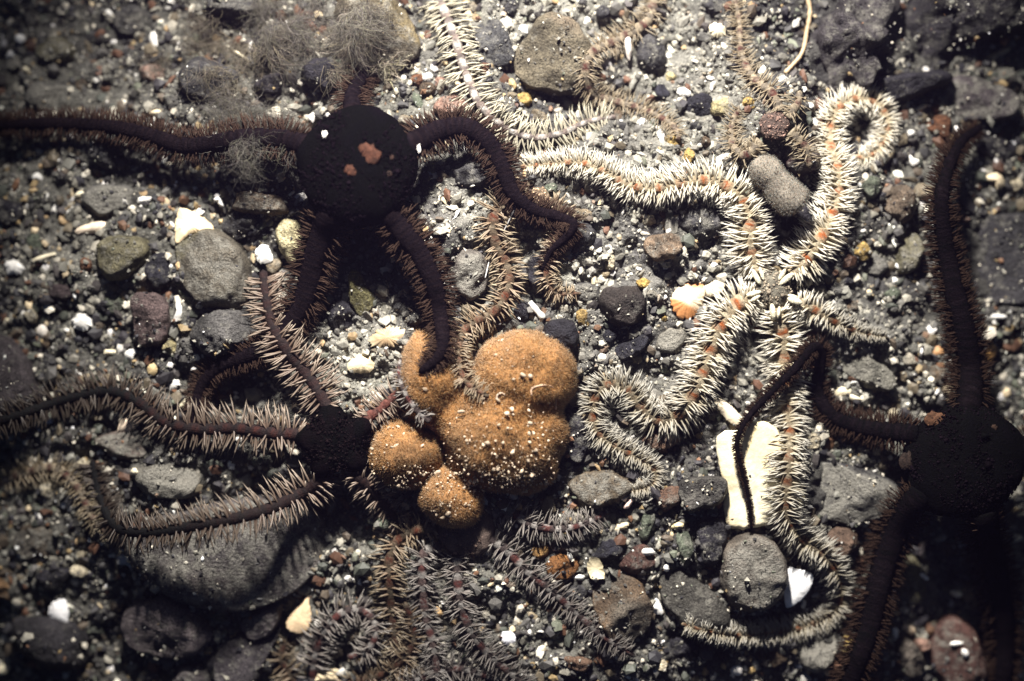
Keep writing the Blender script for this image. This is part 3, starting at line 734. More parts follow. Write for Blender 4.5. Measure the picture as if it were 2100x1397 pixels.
def build_sponge():
    global Z, SPONGE
    r = np.random.default_rng(21)
    cx, cy = to_w(980, 890, 60)
    z0 = float(samp(ZG, cx, cy))
    root = empty('orange_sponge', (cx * U, cy * U, z0 * U))
    tag(root, 'large lumpy orange brown sponge at the centre with brittle star arms over it', 'sponge')
    org = np.array([cx, cy, z0])
    zall = []
    for group in ((0, 1, 2, 5, 6, 7), (3,), (4,)):
        Vs, Fs, off, cen = [], [], 0, []
        for gi in group:
            nm, px, py, rx, ry, rz, zo = SP[gi]
            zc = z0 + zo
            wx, wy = to_w(px, py, zc + rz * 0.6)
            n1 = N3(r, 2.6); n2 = N3(r, 6)
            v = ICO4[0]
            vv = v * (1 + .06 * n1(v) + .035 * n2(v))[:, None] * np.array([rx, ry, rz]) + np.array([wx, wy, zc])
            Vs.append(vv); Fs.append(ICO4[1] + off); off += len(vv); cen.append((wx, wy, zc, rx, ry, rz))
        tmp = add_mesh('lobe', (np.vstack(Vs) - org) * U, tris=np.vstack(Fs))
        md = tmp.modifiers.new('remesh', 'REMESH'); md.mode = 'VOXEL'; md.voxel_size = 4.2 * U
        ms = tmp.modifiers.new('smooth', 'SMOOTH'); ms.iterations = 70; ms.factor = .5
        dg = bpy.context.evaluated_depsgraph_get()
        ev = tmp.evaluated_get(dg).to_mesh()
        n = len(ev.vertices); co = np.empty(n * 3); no = np.empty(n * 3)
        ev.vertices.foreach_get('co', co); ev.vertices.foreach_get('normal', no)
        ev.calc_loop_triangles()
        tr = np.empty(len(ev.loop_triangles) * 3, np.int32); ev.loop_triangles.foreach_get('vertices', tr)
        tmp.evaluated_get(dg).to_mesh_clear()
        bpy.data.objects.remove(tmp)
        P_ = co.reshape(-1, 3) / U + org; Nn = no.reshape(-1, 3)
        n1 = N3(r, .03); n2 = N3(r, .10); n3 = N3(r, .30)
        n5 = N3(r, .055); P_ = P_ + Nn * (2.4 * n1(P_) + 3.0 * n5(P_) + 1.5 * n2(P_) + .7 * n3(P_))[:, None]
        cc = np.ones((n, 4))
        k = np.clip(0.5 + 0.5 * n1(P_ * 1.3 + 2), 0, 1)[:, None]
        cc[:, :3] = (np.array([.26, .132, .048]) * (1 - k) + np.array([.20, .11, .05]) * k) * (1 + .10 * n3(P_) + .10 * n2(P_))[:, None]
        lo = add_mesh('lobe', (P_ - org) * U, tris=tr.reshape(-1, 3), col=cc, mat=M_SPONGE, parent=root)
        up = np.where(Nn[:, 2] > -.4)[0]
        pick = r.choice(up, 5500 * len(group))
        b = P_[pick]; nd = Nn[pick]
        jit = r.normal(size=b.shape); b = b + (jit - (jit * nd).sum(1)[:, None] * nd) * 2.2
        col = cc[pick, :3] * r.uniform(0.75, 1.5, (len(pick), 1))
        V, T, Q, c4 = spikes(b, nd + r.normal(0, .35, b.shape), r.uniform(3, 10, len(b)), r.uniform(.35, .65, len(b)), col, col * 1.45 + .03, nseg=1, sides=3)
        fz = add_mesh('bristles', (V - org) * U, tris=T, quads=Q, col=c4, mat=M_SPONGE, parent=lo)
        fz['kind'] = 'stuff'
        for (wx, wy, zc, rx, ry, rz) in cen:
            q = 1 - ((XX - wx) / rx) ** 2 - ((YY - wy) / ry) ** 2
            ins = q > 0
            Z[ins] = np.maximum(Z[ins], zc + rz * np.sqrt(q[ins]))
            SPONGE |= ins
    # sediment specks caught on it
    P = []
    for (px, py, sx, sy, n) in ((1050, 985, 60, 22, 110), (900, 1030, 40, 40, 60), (830, 990, 50, 20, 45), (1030, 860, 60, 60, 40), (1100, 920, 30, 50, 30),
                                (960, 1050, 22, 25, 25), (810, 900, 45, 30, 20), (1060, 740, 50, 40, 18), (880, 800, 45, 60, 16), (970, 960, 50, 30, 60)):
        P.append(np.stack([r.normal(px, sx, n * 2), r.normal(py, sy, n * 2)], 1))
    P = np.vstack(P)
    rad = r.lognormal(0.62, 0.5, len(P))
    for (px, py, q) in ((1073, 770, 8), (1085, 842, 7), (945, 845, 7), (1040, 848, 6), (1030, 698, 7), (866, 914, 5)):
        P = np.vstack([P, [[px, py]]]); rad = np.append(rad, q)
    x, y = to_w(P[:, 0], P[:, 1], 100)
    z = samp(Z, x, y); x, y = to_w(P[:, 0], P[:, 1], z)
    z = samp(Z, x, y)
    ok = z > z0 + 25
    col = np.array([.52, .41, .29])[None] * r.uniform(.5, 1.3, (len(P), 1))
    v, f, c = grains(np.stack([x, y, z + rad * .25], 1)[ok], rad[ok], col[ok], True, r, .5)
    o = add_mesh('sediment_specks', (v - org) * U, tris=f, col=c, mat=M_GRAIN, parent=root, smooth=True)
    o['kind'] = 'stuff'

def fuzzy_finger():
    """brown sponge finger beside the white star"""
    r = np.random.default_rng(31)
    pts = np.array([(1548, 328), (1572, 352), (1600, 385), (1628, 412), (1640, 424)], float)
    t = np.linspace(0, 1, 40)
    px = np.interp(t, np.linspace(0, 1, 5), pts[:, 0]); py = np.interp(t, np.linspace(0, 1, 5), pts[:, 1])
    z = 74 + 8 * np.sin(t * 3)
    z = z + float(samp(ZG, *to_w(1595, 380, 0)))
    x, y = to_w(px, py, z)
    rad = 33 * np.power(np.clip(1 - np.abs(2 * t - 1) ** 3.2, 0.015, 1), 0.5) * (1 + .09 * np.sin(t * 7 + 1)) - 2.5 * np.exp(-((t - .38) / .05) ** 2)
    root = empty('sponge_finger', (x[20] * U, y[20] * U, (z[20] - 40) * U))
    tag(root, 'fuzzy grey brown sponge finger between two white star arms', 'sponge')
    org = np.array([x[20], y[20], z[20] - 40])
    T_ = np.gradient(np.stack([x, y, z], 1), axis=0); T_ /= np.linalg.norm(T_, axis=1)[:, None]
    S_ = np.cross(T_, [0, 0, 1.0]); S_ /= np.linalg.norm(S_, axis=1)[:, None]; B_ = np.cross(S_, T_)
    n = 28; a = np.arange(n) * 2 * np.pi / n
    V = np.stack([x, y, z], 1)[:, None] + rad[:, None, None] * (np.cos(a)[None, :, None] * S_[:, None] + np.sin(a)[None, :, None] * B_[:, None])
    nn = (V - np.stack([x, y, z], 1)[:, None]).reshape(-1, 3); nn /= np.maximum(np.linalg.norm(nn, axis=1), 1e-6)[:, None]
    V = V.reshape(-1, 3); n1 = N3(r, .05); n2 = N3(r, .2)
    V = V + nn * (n1(V) * 3.4 + n2(V) * .8)[:, None]
    ids = np.arange(40 * n).reshape(40, n)
    Q = np.stack([ids[:-1], np.roll(ids[:-1], -1, 1), np.roll(ids[1:], -1, 1), ids[1:]], -1).reshape(-1, 4)
    c = np.ones((len(V), 4)); c[:, :3] = np.array([.20, .178, .145]) * (1 + .15 * n1(V * 2)[:, None])
    caps = np.array([[0, 0, 0]])
    b = add_mesh('body', (V - org) * U, quads=Q, col=c, mat=M_SPONGE, parent=root)
    pk = r.choice(len(V), 6500)
    bs = V[pk] + r.normal(0, 1.8, (6500, 3))
    VV, TT, QQ, cc = spikes(bs, nn[pk] + r.normal(0, .35, bs.shape), r.uniform(2, 4.5, 6500), r.uniform(.4, .7, 6500), c[pk, :3] * r.uniform(.8, 1.3, (6500, 1)), nseg=1, sides=3)
    f = add_mesh('bristles', (VV - org) * U, tris=TT, quads=QQ, col=cc, mat=M_SPONGE, parent=b); f['kind'] = 'stuff'

# ------------------------------------------------------------------ brittle stars
def spline(P, step=3.0):
    P = np.asarray(P, float)
    Q = np.vstack([2 * P[0] - P[1], P, 2 * P[-1] - P[-2]])
    out = []
    for i in range(1, len(Q) - 2):
        p0, p1, p2, p3 = Q[i - 1:i + 3]
        n = max(int(np.hypot(*(p2 - p1)[:2]) / step), 2)
        t = np.linspace(0, 1, n, endpoint=False)[:, None]
        out.append(0.5 * (2 * p1 + (p2 - p0) * t + (2 * p0 - 5 * p1 + 4 * p2 - p3) * t ** 2 + (3 * p1 - p0 - 3 * p2 + p3) * t ** 3))
    out.append(P[-1:])
    return np.vstack(out)

def gsm(a, s):
    k = np.arange(-int(3 * s), int(3 * s) + 1); g = np.exp(-.5 * (k / s) ** 2); g /= g.sum()
    return np.convolve(np.pad(a, len(k) // 2, mode='edge'), g, 'valid')

STYLE = {
 'white': dict(body=(.24, .19, .12), body2=(.34, .29, .2), spot=(.25, .07, .018), band=5, sp=(.84, .81, .71), sp2=(.44, .37, .24), L=50, rad=2.5, ns=10, ph=(-.2, 1.4), el=.5, seg=11, mat='skin'),
 'cream': dict(body=(.13, .10, .085), body2=(.09, .072, .065), spot=(.38, .36, .32), band=3, sp=(.55, .51, .38), sp2=(.3, .27, .2), L=56, rad=2.4, ns=6, ph=(-.25, 1.2), el=.35, seg=14, mat='skin'),
 'mottled': dict(body=(.2, .165, .115), body2=(.12, .10, .075), spot=(.055, .018, .013), band=4, sp=(.36, .31, .22), sp2=(.2, .15, .09), L=38, rad=1.4, ns=6, ph=(-.2, 1.3), el=.6, seg=11, mat='skin'),
 'banded': dict(body=(.075, .055, .035), body2=(.12, .095, .065), spot=(.085, .025, .012), band=4, sp=(.42, .35, .24), sp2=(.17, .11, .065), L=48, rad=2.4, ns=5, ph=(-.2, 1.35), el=.5, seg=12, mat='skin'),
 'feather': dict(star=.17, body=(.012, .008, .008), body2=(.017, .010, .0095), spot=(.02, .009, .008), band=3, sp=(.38, .31, .24), sp2=(.11, .07, .05), L=54, rad=2.7, ns=5, ph=(-.1, 1.0), el=.55, seg=11.5, mat='skin'),
 'grey': dict(body=(.04, .03, .028), body2=(.2, .185, .17), spot=(.075, .022, .018), band=5, sp=(.38, .35, .31), sp2=(.10, .08, .07), L=45, rad=1.8, ns=6, ph=(-.25, 1.35), el=.5, seg=15, mat='skin'),
 'black': dict(body=(.006, .0045, .006), body2=(.009, .006, .007), spot=(.007, .005, .006), band=3, sp=(.088, .056, .042), sp2=(.03, .018, .014), L=44, rad=1.8, ns=6, ph=(-.45, .6), el=.7, seg=6.5, mat='black'),
}
STYLE['dim'] = dict(STYLE['black'], body=(.003, .0022, .003), body2=(.004, .003, .0035), sp=(.05, .031, .023), sp2=(.02, .012, .009), L=42)  # copy of black with the deeper shade at lower right put into its colours

def brittle_star(name, label, group, disc, arms, style, disc_col, disc_style=None, lift=30, over=True, seed=1, specks=None):
    r = np.random.default_rng(seed)
    dpx, dpy, dr, dh = disc
    Zs = Z if over else np.where(SPONGE, ZG, Z)
    x0, y0 = to_w(dpx, dpy, 0)
    zb = float(samp(Zs, x0, y0)) + lift
    x0, y0 = to_w(dpx, dpy, zb)
    root = empty(name, (x0 * U, y0 * U, (zb - lift) * U))
    tag(root, label, 'brittle star', group)
    org = np.array([x0, y0, zb - lift])
    # disc: a soft five-sided cushion
    st0 = STYLE[style]
    nr, nt = 16, 60
    a0 = r.uniform(0, 6.28)
    if arms: a0 = math.atan2(-(arms[0]['p'][0][1] - dpy), arms[0]['p'][0][0] - dpx)
    t = np.linspace(0, 2 * np.pi, nt, endpoint=False)
    R = dr * (1 + st0.get('star', .018) * np.cos(5 * (t - a0)))
    v = [[0, 0, dh]]
    for q in np.sin(np.linspace(.1, np.pi / 2, nr)):
        for k in range(nt):
            v.append([R[k] * q * math.cos(t[k]), R[k] * q * math.sin(t[k]), dh * (1 - q ** 2.6) ** (1 / 2.6)])
    for q in (.9, .5):
        for k in range(nt): v.append([R[k] * q * math.cos(t[k]), R[k] * q * math.sin(t[k]), -dh * .35 * (1 - q * q) ** .5])
    v.append([0, 0, -dh * .35])
    v = np.array(v)
    n1 = N3(r, 3.0 / dr); n2 = N3(r, 14 / dr); n3 = N3(r, .5)
    v = v * (1 + (.03 * n1(v) + .02 * n2(v))[:, None]); v[:, 2] += .6 * n3(v)
    rings = nr + 2
    ids = 1 + np.arange(rings * nt).reshape(rings, nt)
    Q = np.stack([ids[:-1], ids[1:], np.roll(ids[1:], -1, 1), np.roll(ids[:-1], -1, 1)], -1).reshape(-1, 4)
    last = 1 + rings * nt
    T = np.concatenate([np.stack([np.zeros(nt, int), ids[0], np.roll(ids[0], -1)], 1), np.stack([np.full(nt, last), np.roll(ids[-1], -1), ids[-1]], 1)])
    c = np.ones((len(v), 4)); c[:, :3] = np.clip(np.array(disc_col)[None] * (1 + .25 * n2(v)[:, None] + .2 * n1(v)[:, None]), .003, 1)
    m = M_BLACK if st0['mat'] == 'black' else M_SKIN
    dz = zb
    if style == 'feather': m = M_BLACK
    dob = add_mesh('disc', (v + [x0, y0, dz] - org) * U, tris=T, quads=Q, col=c, mat=m, parent=root)
    # granules over the disc skin
    ng = int(dr * dr * .16)
    qa, qr = r.uniform(0, 6.28, ng), np.sqrt(r.uniform(0, 1.0, ng) ** .9)
    gpos = np.stack([x0 + dr * qr * np.cos(qa), y0 + dr * qr * np.sin(qa), dz + dh * np.maximum(1 - qr ** 2.6, 0) ** (1 / 2.6)], 1)
    gc = np.array(disc_col)[None] * r.uniform(.5, 3.6, (ng, 1)) * np.array([1.1, 1, .95])
    gv, gf, gcol = grains(gpos, r.lognormal(.75, .35, ng), np.clip(gc, .003, .8), False, r, .7)
    if style == 'feather': m = M_SKIN
    gob = add_mesh('granules', (gv - org) * U, tris=gf, col=gcol, mat=M_BLACK if st0['mat'] == 'black' or style == 'feather' else M_SKIN, parent=root)
    gob['kind'] = 'stuff'
    if specks:
        for (px, py, a, b, col) in specks:
            wx, wy = to_w(px, py, dz + dh)
            q = min(math.hypot(wx - x0, wy - y0) / dr, .95)
            zz = dz + dh * (1 - q ** 2.6) ** (1 / 2.6)
            sv = ICO3[0].copy(); ns = N3(r, 3)
            ns2 = N3(r, 8); sv = sv * (1 + .2 * ns(sv) + .2 * ns2(sv))[:, None] * np.array([a, b, min(a, b) * .22])
            cc = np.ones((len(sv), 4)); cc[:, :3] = np.array(col) * np.clip(1 + .45 * ns2(sv * 1.7)[:, None], .3, 2)
            add_mesh('spot', (sv + [wx, wy, zz] - org) * U, tris=ICO3[1], col=cc, mat=M_SKIN, parent=root)
    for A in arms:
        st = dict(STYLE[A.get('style', style)]); st.update(A.get('o', {}))
        P = np.array([(q + (0,))[:3] if len(q) == 2 else q for q in A['p']], float)
        S = spline(P, 3.0)
        r0, r1 = A['r']
        n = len(S)
        z = np.zeros(n)
        for _ in range(3):
            x, y = to_w(S[:, 0], S[:, 1], z)
            h = samp(Zs, x, y)
            k = 7
            hp = np.pad(h, k, mode='edge'); hm = np.max(np.stack([hp[i:i + n] for i in range(2 * k + 1)]), 0)
            h = gsm(hm, 9)
            dd = np.concatenate([[0], np.cumsum(np.hypot(np.diff(x), np.diff(y)))])
            s = dd / dd[-1]
            rad = r1 + (r0 - r1) * (1 - s) ** A.get('tp', .85)
            if A.get('round', False): rad = rad * np.clip((dd[-1] - dd) / 12, .15, 1) ** .5
            z = h + rad * .55 + S[:, 2]
            if A.get('root', True):     # leave the disc at its own height
                w = np.exp(-(dd / 70.0) ** 2); z = z * (1 - w) + (dz + dh * .25) * w
        Pw = np.stack([x, y, z], 1)
        Tn = np.gradient(Pw, axis=0); Tn /= np.linalg.norm(Tn, axis=1)[:, None]
        Sd = np.cross(Tn, [0, 0, 1.0]); Sd /= np.maximum(np.linalg.norm(Sd, axis=1), 1e-6)[:, None]
        Up = np.cross(Sd, Tn)
        # tube with segments
        ns_ = 12; a = np.arange(ns_) * 2 * np.pi / ns_ + np.pi / 2
        L = dd[-1]
        # segment length shrinks with the radius
        segl = np.maximum(st['seg'] * (rad / max(r0, 1)) ** .6, 3.6)
        ph = np.concatenate([[0], np.cumsum(np.diff(dd) / segl[:-1])])
        rm_ = rad * (1 + .10 * np.abs(np.sin(ph * np.pi)) - .05)
        V = Pw[:, None] + rm_[:, None, None] * (np.cos(a)[None, :, None] * Sd[:, None] + .78 * np.sin(a)[None, :, None] * Up[:, None])
        seg_i = ph.astype(int)
        body = np.array(st['body']); body2 = np.array(st['body2']); spot = np.array(st['spot'])
        g = (seg_i % 2)[:, None, None]
        cc = body * (1 - g) + body2 * g + np.zeros((n, ns_, 3))
        top = np.clip(np.sin(a) * 2.2 - .9, 0, 1)[None, :, None]
        bnd = st['band']
        is_sp = (((seg_i + 1) % bnd) == 0).astype(float)
        is_sp = gsm(is_sp, 1.3) * gsm(r.uniform(.3, 1.8, n), 3)
        k = top * np.clip(is_sp[:, None, None] * 1.6 * r.uniform(.1, 1.15, (n, ns_, 1)), 0, 1)
        cc = cc * (1 - k) + spot * k
        cc = cc * (1 + .22 * r.normal(size=(n, ns_, 1))) * (1 - min(A.get('fade', 0) * 1.2, .9) * np.clip(s * A.get('fk', 1.3) * 1.3, 0, 1))[:, None, None]
        ids = np.arange(n * ns_).reshape(n, ns_)
        Q = np.stack([ids[:-1], np.roll(ids[:-1], -1, 1), np.roll(ids[1:], -1, 1), ids[1:]], -1).reshape(-1, 4)
        vv = np.vstack([V.reshape(-1, 3), Pw[:1], Pw[-1:] + Tn[-1:] * r1])
        T = np.concatenate([np.stack([np.full(ns_, n * ns_), np.roll(ids[0], -1), ids[0]], 1), np.stack([np.full(ns_, n * ns_ + 1), ids[-1], np.roll(ids[-1], -1)], 1)])
        c4 = np.ones((len(vv), 4)); c4[:n * ns_, :3] = np.clip(cc.reshape(-1, 3), .003, .9); c4[n * ns_:, :3] = body
        arm = add_mesh('arm', (vv - org) * U, tris=T, quads=Q, col=c4, mat=m, parent=root)
        # spines
        segs = np.arange(1, ph[-1] - .5)
        pos = np.interp(segs, ph, np.arange(n)); i0 = np.clip(pos.astype(int), 0, n - 1)
        bs, ds, ln, rd, cl, tc, bd = [], [], [], [], [], [], []
        nsp = A.get('ns', st['ns'])
        for side in (-1, 1):
            for j in range(nsp):
                f = (j + .5) / nsp
                phi = st['ph'][0] + (st['ph'][1] - st['ph'][0]) * f + r.normal(0, .12, len(i0))
                keep = (r.uniform(size=len(i0)) < .94) & ~((is_sp[i0] > .35) & (f > .42))
                ii = i0[keep]; phi = phi[keep]
                rr_ = rad[ii]
                cph, sph = np.cos(phi), np.sin(phi); phd = phi * st['el']; cpd, spd = np.cos(phd), np.sin(phd)
                b = Pw[ii] + (rr_ * .85)[:, None] * (cph[:, None] * Sd[ii] * side + .78 * sph[:, None] * Up[ii]) + Tn[ii] * r.normal(0, 1.2, (len(ii), 1))
                dist = dd[ii]
                fan = A.get('fan', .9) * -np.exp(-(dist / 42.0) ** 2) + A.get('sweep', .12)
                d = cpd[:, None] * Sd[ii] * side + spd[:, None] * Up[ii] + Tn[ii] * (fan + r.normal(0, .2, len(ii)) + .22 * np.sin(dist / 23.0 + j))[:, None]
                lf = (1 - .3 * f) * (rr_ / r0) ** A.get('lp', .55) * np.where(r.uniform(size=len(ii)) < .1, r.uniform(.25, .6, len(ii)), r.uniform(.65, 1.2, len(ii)))
                lf *= 0.55 + .45 * np.clip(dist / 40, 0, 1) if A.get('root', True) else 1
                bs.append(b); ds.append(d); ln.append(st['L'] * A.get('ls', 1.0) * lf); rd.append(st['rad'] * (.45 + .55 * rr_ / r0) * r.uniform(.8, 1.15, len(ii)))
                mixc = r.uniform(0, 1, (len(ii), 1)) ** 1.2; fd = (1 - A.get('fade', 0) * np.clip(s[ii] * A.get('fk', 1.3), 0, 1))[:, None]
                cl.append(np.array(st['sp2']) * (.7 + .4 * mixc) * fd); tc.append(np.array(st['sp']) * (1 - .5 * mixc) * fd)
                bd.append(Tn[ii] * (.12 + r.normal(0, .08, (len(ii), 1))) - Up[ii] * .12)
        V, T, Q, c4 = spikes(np.vstack(bs), np.vstack(ds), np.concatenate(ln), np.concatenate(rd), np.vstack(cl), np.vstack(tc), np.vstack(bd), nseg=3, sides=4)
        sp = add_mesh('spines', (V - org) * U, tris=T, quads=Q, col=c4, mat=M_SPINE if st['mat'] != 'black' else M_BLACK, parent=arm)
        sp['kind'] = 'stuff'
    return root, org, dz

def shields(root, org, px_list, z, col):
    r = np.random.default_rng(4)
    for (px, py, a, b, rot) in px_list:
        wx, wy = to_w(px, py, z)
        v = ICO3[0] * np.array([a * .8, b * .8, b * .5])
        c, s = math.cos(math.radians(rot)), math.sin(math.radians(rot))
        v = np.stack([v[:, 0] * c - v[:, 1] * s, v[:, 0] * s + v[:, 1] * c, v[:, 2]], 1)
        n1 = N3(r, .15); cc = np.ones((len(v), 4)); cc[:, :3] = np.array(col) * (1 + .08 * n1(v)[:, None])
        add_mesh('radial_shield', (v + [wx, wy, z] - org) * U, tris=ICO3[1], col=cc, mat=M_SKIN, parent=root)

def build_stars():
    A = lambda p, r, **k: dict(p=p, r=r, **k)
    OR = (.055, .021, .012); WH = (.8, .76, .7)
    BL, BD = 'black brittle stars', 'spiny banded brittle stars'
    # white star on the right
    root, org, dz = brittle_star('brittle_star', 'white brittle star at right with five spiny orange dotted arms around a small grey disc', BD, (1584, 594, 40, 24), [
        A([(1552, 562, 12), (1538, 500, 22), (1534, 440, 30), (1512, 398, 34), (1470, 374, 26), (1420, 372, 20), (1350, 386, 18), (1290, 380, 16), (1240, 352, 12), (1190, 334, 8), (1130, 336, 4), (1070, 342, 2)], (16, 5), fade=.25),
        A([(1620, 562, 12), (1655, 530, 24), (1690, 475, 30), (1715, 410, 26), (1718, 350, 20), (1702, 290, 16), (1712, 232, 20), (1750, 204, 22), (1798, 212, 20), (1820, 252, 14), (1808, 295, 8), (1780, 322, 4), (1755, 322, 2)], (16, 5)),
        A([(1552, 606, 12), (1510, 626, 24), (1476, 670, 26), (1452, 730, 22), (1430, 790, 18), (1398, 845, 16), (1350, 862, 14), (1312, 832, 12), (1282, 796, 10), (1240, 792, 10), (1216, 830, 8), (1222, 880, 8), (1262, 915, 6), (1310, 940, 6), (1342, 965, 4), (1336, 995, 4), (1290, 1008, 2)], (18, 4), tp=.75, fade=.5, fk=1.9, o=dict(rad=2.5)),
        A([(1592, 632, 12), (1603, 680, 26), (1608, 740, 22), (1612, 820, 14), (1618, 900, 10), (1614, 980, 10), (1610, 1050, 10), (1640, 1100, 14), (1690, 1140, 14), (1722, 1195, 10), (1712, 1250, 8), (1660, 1282, 8), (1580, 1298, 6), (1490, 1302, 6), (1400, 1280, 4)], (16, 4), tp=.8, fade=.5, fk=2.2, o=dict(rad=2.4)),
        A([(1628, 616, 8), (1670, 636, 14), (1715, 662, 10), (1765, 682, 6), (1820, 692, 2)], (12, 2.5), ls=.72, fade=.6, fk=1.8)],
        'white', (.12, .11, .085), lift=26, seed=11)
    shields(root, org, [(1551, 568, 22, 7, -62), (1562, 561, 18, 5, -72), (1613, 572, 23, 8, 40), (1604, 563, 17, 6, 58), (1630, 617, 20, 9, -18), (1626, 608, 14, 5, -14), (1585, 640, 8, 22, 8), (1597, 641, 5, 16, -6), (1546, 602, 20, 7, 15), (1549, 612, 15, 5, 30)], dz + 24, (.62, .57, .42))
    # black star, top left of centre
    brittle_star('brittle_star', 'black brittle star with pink spots on its disc at upper left of centre', BL, (735, 345, 120, 62), [
        A([(636, 300, 6), (570, 285, 26), (500, 284, 34), (430, 296, 40), (370, 298, 44), (310, 278, 46), (240, 262, 46), (150, 254, 40), (60, 254, 36), (-60, 262, 36)], (22, 9), tp=1.0),
        A([(835, 300, 6), (900, 268, 60), (955, 262, 62), (1000, 290, 58), (1030, 340, 50), (1052, 395, 40), (1095, 430, 28), (1145, 444, 24), (1176, 458, 30), (1165, 482, 26), (1130, 515, 18), (1112, 552, 8)], (24, 3), tp=.75),
        A([(790, 432, 8), (826, 475, 62), (866, 530, 56), (892, 590, 44), (903, 650, 30), (908, 700, 14), (896, 735, 8), (862, 762, 4)], (25, 5), tp=.55),
        A([(680, 430, 8), (658, 490, 60), (640, 550, 50), (625, 610, 36), (598, 660, 14), (560, 704, 4), (505, 730, 8), (450, 752, 14), (414, 790, 16), (400, 840, 12), (398, 900, 8)], (28, 6), tp=.8),
        A([(725, 245, 2), (722, 200, 10), (738, 165, 6), (760, 140, -10)], (20, 10))],
        'black', (.0022, .0016, .0024), lift=105, seed=12,
        specks=[(757, 316, 17, 20, OR), (719, 350, 11, 11, OR), (803, 322, 4, 5, (.03, .015, .01)), (797, 356, 5, 5, (.022, .012, .009)), (664, 274, 5, 7, WH), (857, 300, 4, 8, WH)])
    # black star, lower right
    brittle_star('brittle_star', 'large dark black brittle star in the shadows at lower right', BL, (1975, 945, 120, 60), [
        A([(1986, 845, 6), (1990, 770, 40), (1978, 680, 60), (1955, 590, 70), (1938, 500, 76), (1930, 420, 76), (1942, 350, 66), (1972, 290, 44), (2010, 262, 24)], (28, 8), tp=.8),
        A([(1880, 890, 4), (1820, 884, 16), (1760, 874, 16), (1705, 850, 10), (1676, 800, 8), (1684, 730, 30), (1668, 712, 52), (1630, 756, 54), (1580, 806, 46), (1534, 856, 34), (1512, 905, 26), (1520, 960, 18), (1535, 1020, 12), (1541, 1082, 8)], (21, 3.2), tp=1.6, lp=1.0),
        A([(1890, 1010, 4), (1845, 1075, 30), (1815, 1150, 44), (1795, 1230, 50), (1775, 1310, 50), (1735, 1420, 46)], (29, 20), tp=.9),
        A([(2015, 1050, 6), (2030, 1120, 26), (2050, 1220, 36), (2062, 1320, 36), (2050, 1440, 36)], (30, 20)),
        A([(2080, 930, 6), (2130, 915, 20), (2220, 905, 20)], (28, 20))],
        'dim', (.0022, .0016, .0024), lift=120, seed=13, specks=[(1924, 862, 20, 16, (.08, .038, .02)), (1868, 950, 14, 20, (.018, .011, .008)), (2040, 880, 9, 9, (.03, .016, .01))])
    # feathery star, left of the sponge
    brittle_star('brittle_star', 'feathery dark disced brittle star left of the orange sponge with long pale spines', BD, (688, 905, 72, 46), [
        A([(676, 842, 6), (640, 782, 26), (592, 724, 26), (560, 668, 18), (546, 610, 12), (540, 560, 6)], (13, 9), tp=.7, style='feather', ls=1.1, ns=6),
        A([(625, 892, 8), (560, 888, 36), (480, 878, 30), (410, 880, 20), (340, 866, 14), (280, 822, 10), (220, 802, 8), (130, 820, 8), (40, 850, 8), (-50, 880, 8)], (13, 9), style='feather', fade=.8, o=dict(spot=(.05, .016, .012))),
        A([(668, 978, 12), (620, 1010, 66), (550, 1044, 92), (470, 1066, 108), (390, 1080, 98), (310, 1092, 66), (240, 1082, 30), (205, 1020, 8), (190, 950, 4)], (13, 8), style='feather', fade=.75),
        A([(722, 968, 6), (758, 1002, 10), (800, 1050, 2), (830, 1090, 0)], (12, 7), style='feather', ls=.8),
        A([(738, 868, 8), (782, 836, 16), (820, 802, 6)], (12, 7), style='feather', ls=.8, o=dict(spot=(.09, .03, .022), body=(.11, .042, .032), body2=(.07, .03, .024)))],
        'feather', (.0035, .0025, .003), lift=62, seed=14, over=False)
    # brown banded star whose arm winds down to the sponge
    brittle_star('brittle_star', 'brown banded brittle star with rust blotches winding from the curled black arm to the sponge', BD, (1105, 408, 24, 14), [
        A([(1090, 412, 2), (1050, 420, 4), (1015, 440, 6), (1014, 490, 12), (1038, 540, 14), (1042, 590, 14), (1012, 640, 12), (960, 668, 10), (942, 705, 10), (944, 755, 8), (962, 790, 6), (1000, 812, 4)], (15, 4), tp=.8),
        A([(1128, 410, 2), (1150, 440, 4), (1140, 500, 4), (1120, 560, 4), (1140, 600, 2), (1190, 602, 1)], (12, 3), ls=.8)],
        'banded', (.2, .15, .1), lift=4, seed=15)
    # thin banded arm over the left sponge lobe
    brittle_star('brittle_star', 'small pale brittle star arm creeping along the left sponge lobe edge', BD, (890, 872, 12, 8), [
        A([(882, 864, 2), (856, 842, 4), (828, 800, 4), (818, 760, 2), (822, 735, 1)], (8, 3), ls=.62, root=False)],
        'grey', (.2, .12, .1), lift=2, seed=16)
    # cream spined arm from the top
    brittle_star('brittle_star', 'cream spined brittle star arm entering from the top edge beside the slate stone', BD, (868, -90, 80, 40), [
        A([(885, -40, 10), (910, 20, 14), (935, 85, 16), (955, 150, 16), (985, 215, 14), (1035, 262, 12), (1090, 282, 10), (1150, 274, 8), (1205, 250, 8), (1260, 240, 4)], (12, 5), tp=.8)],
        'cream', (.2, .18, .15), lift=10, seed=17)
    # mottled arms, top centre/right
    brittle_star('brittle_star', 'mottled red brown brittle star arm curving round the large brown boulder', BD, (1350, -60, 60, 30), [
        A([(1345, -20, 4), (1325, 45, 10), (1270, 80, 10), (1215, 108, 8), (1200, 150, 8), (1215, 190, 8), (1262, 208, 8), (1325, 226, 6), (1380, 258, 4), (1392, 285, 2)], (13, 6), tp=.8)],
        'mottled', (.18, .14, .1), lift=8, seed=18)
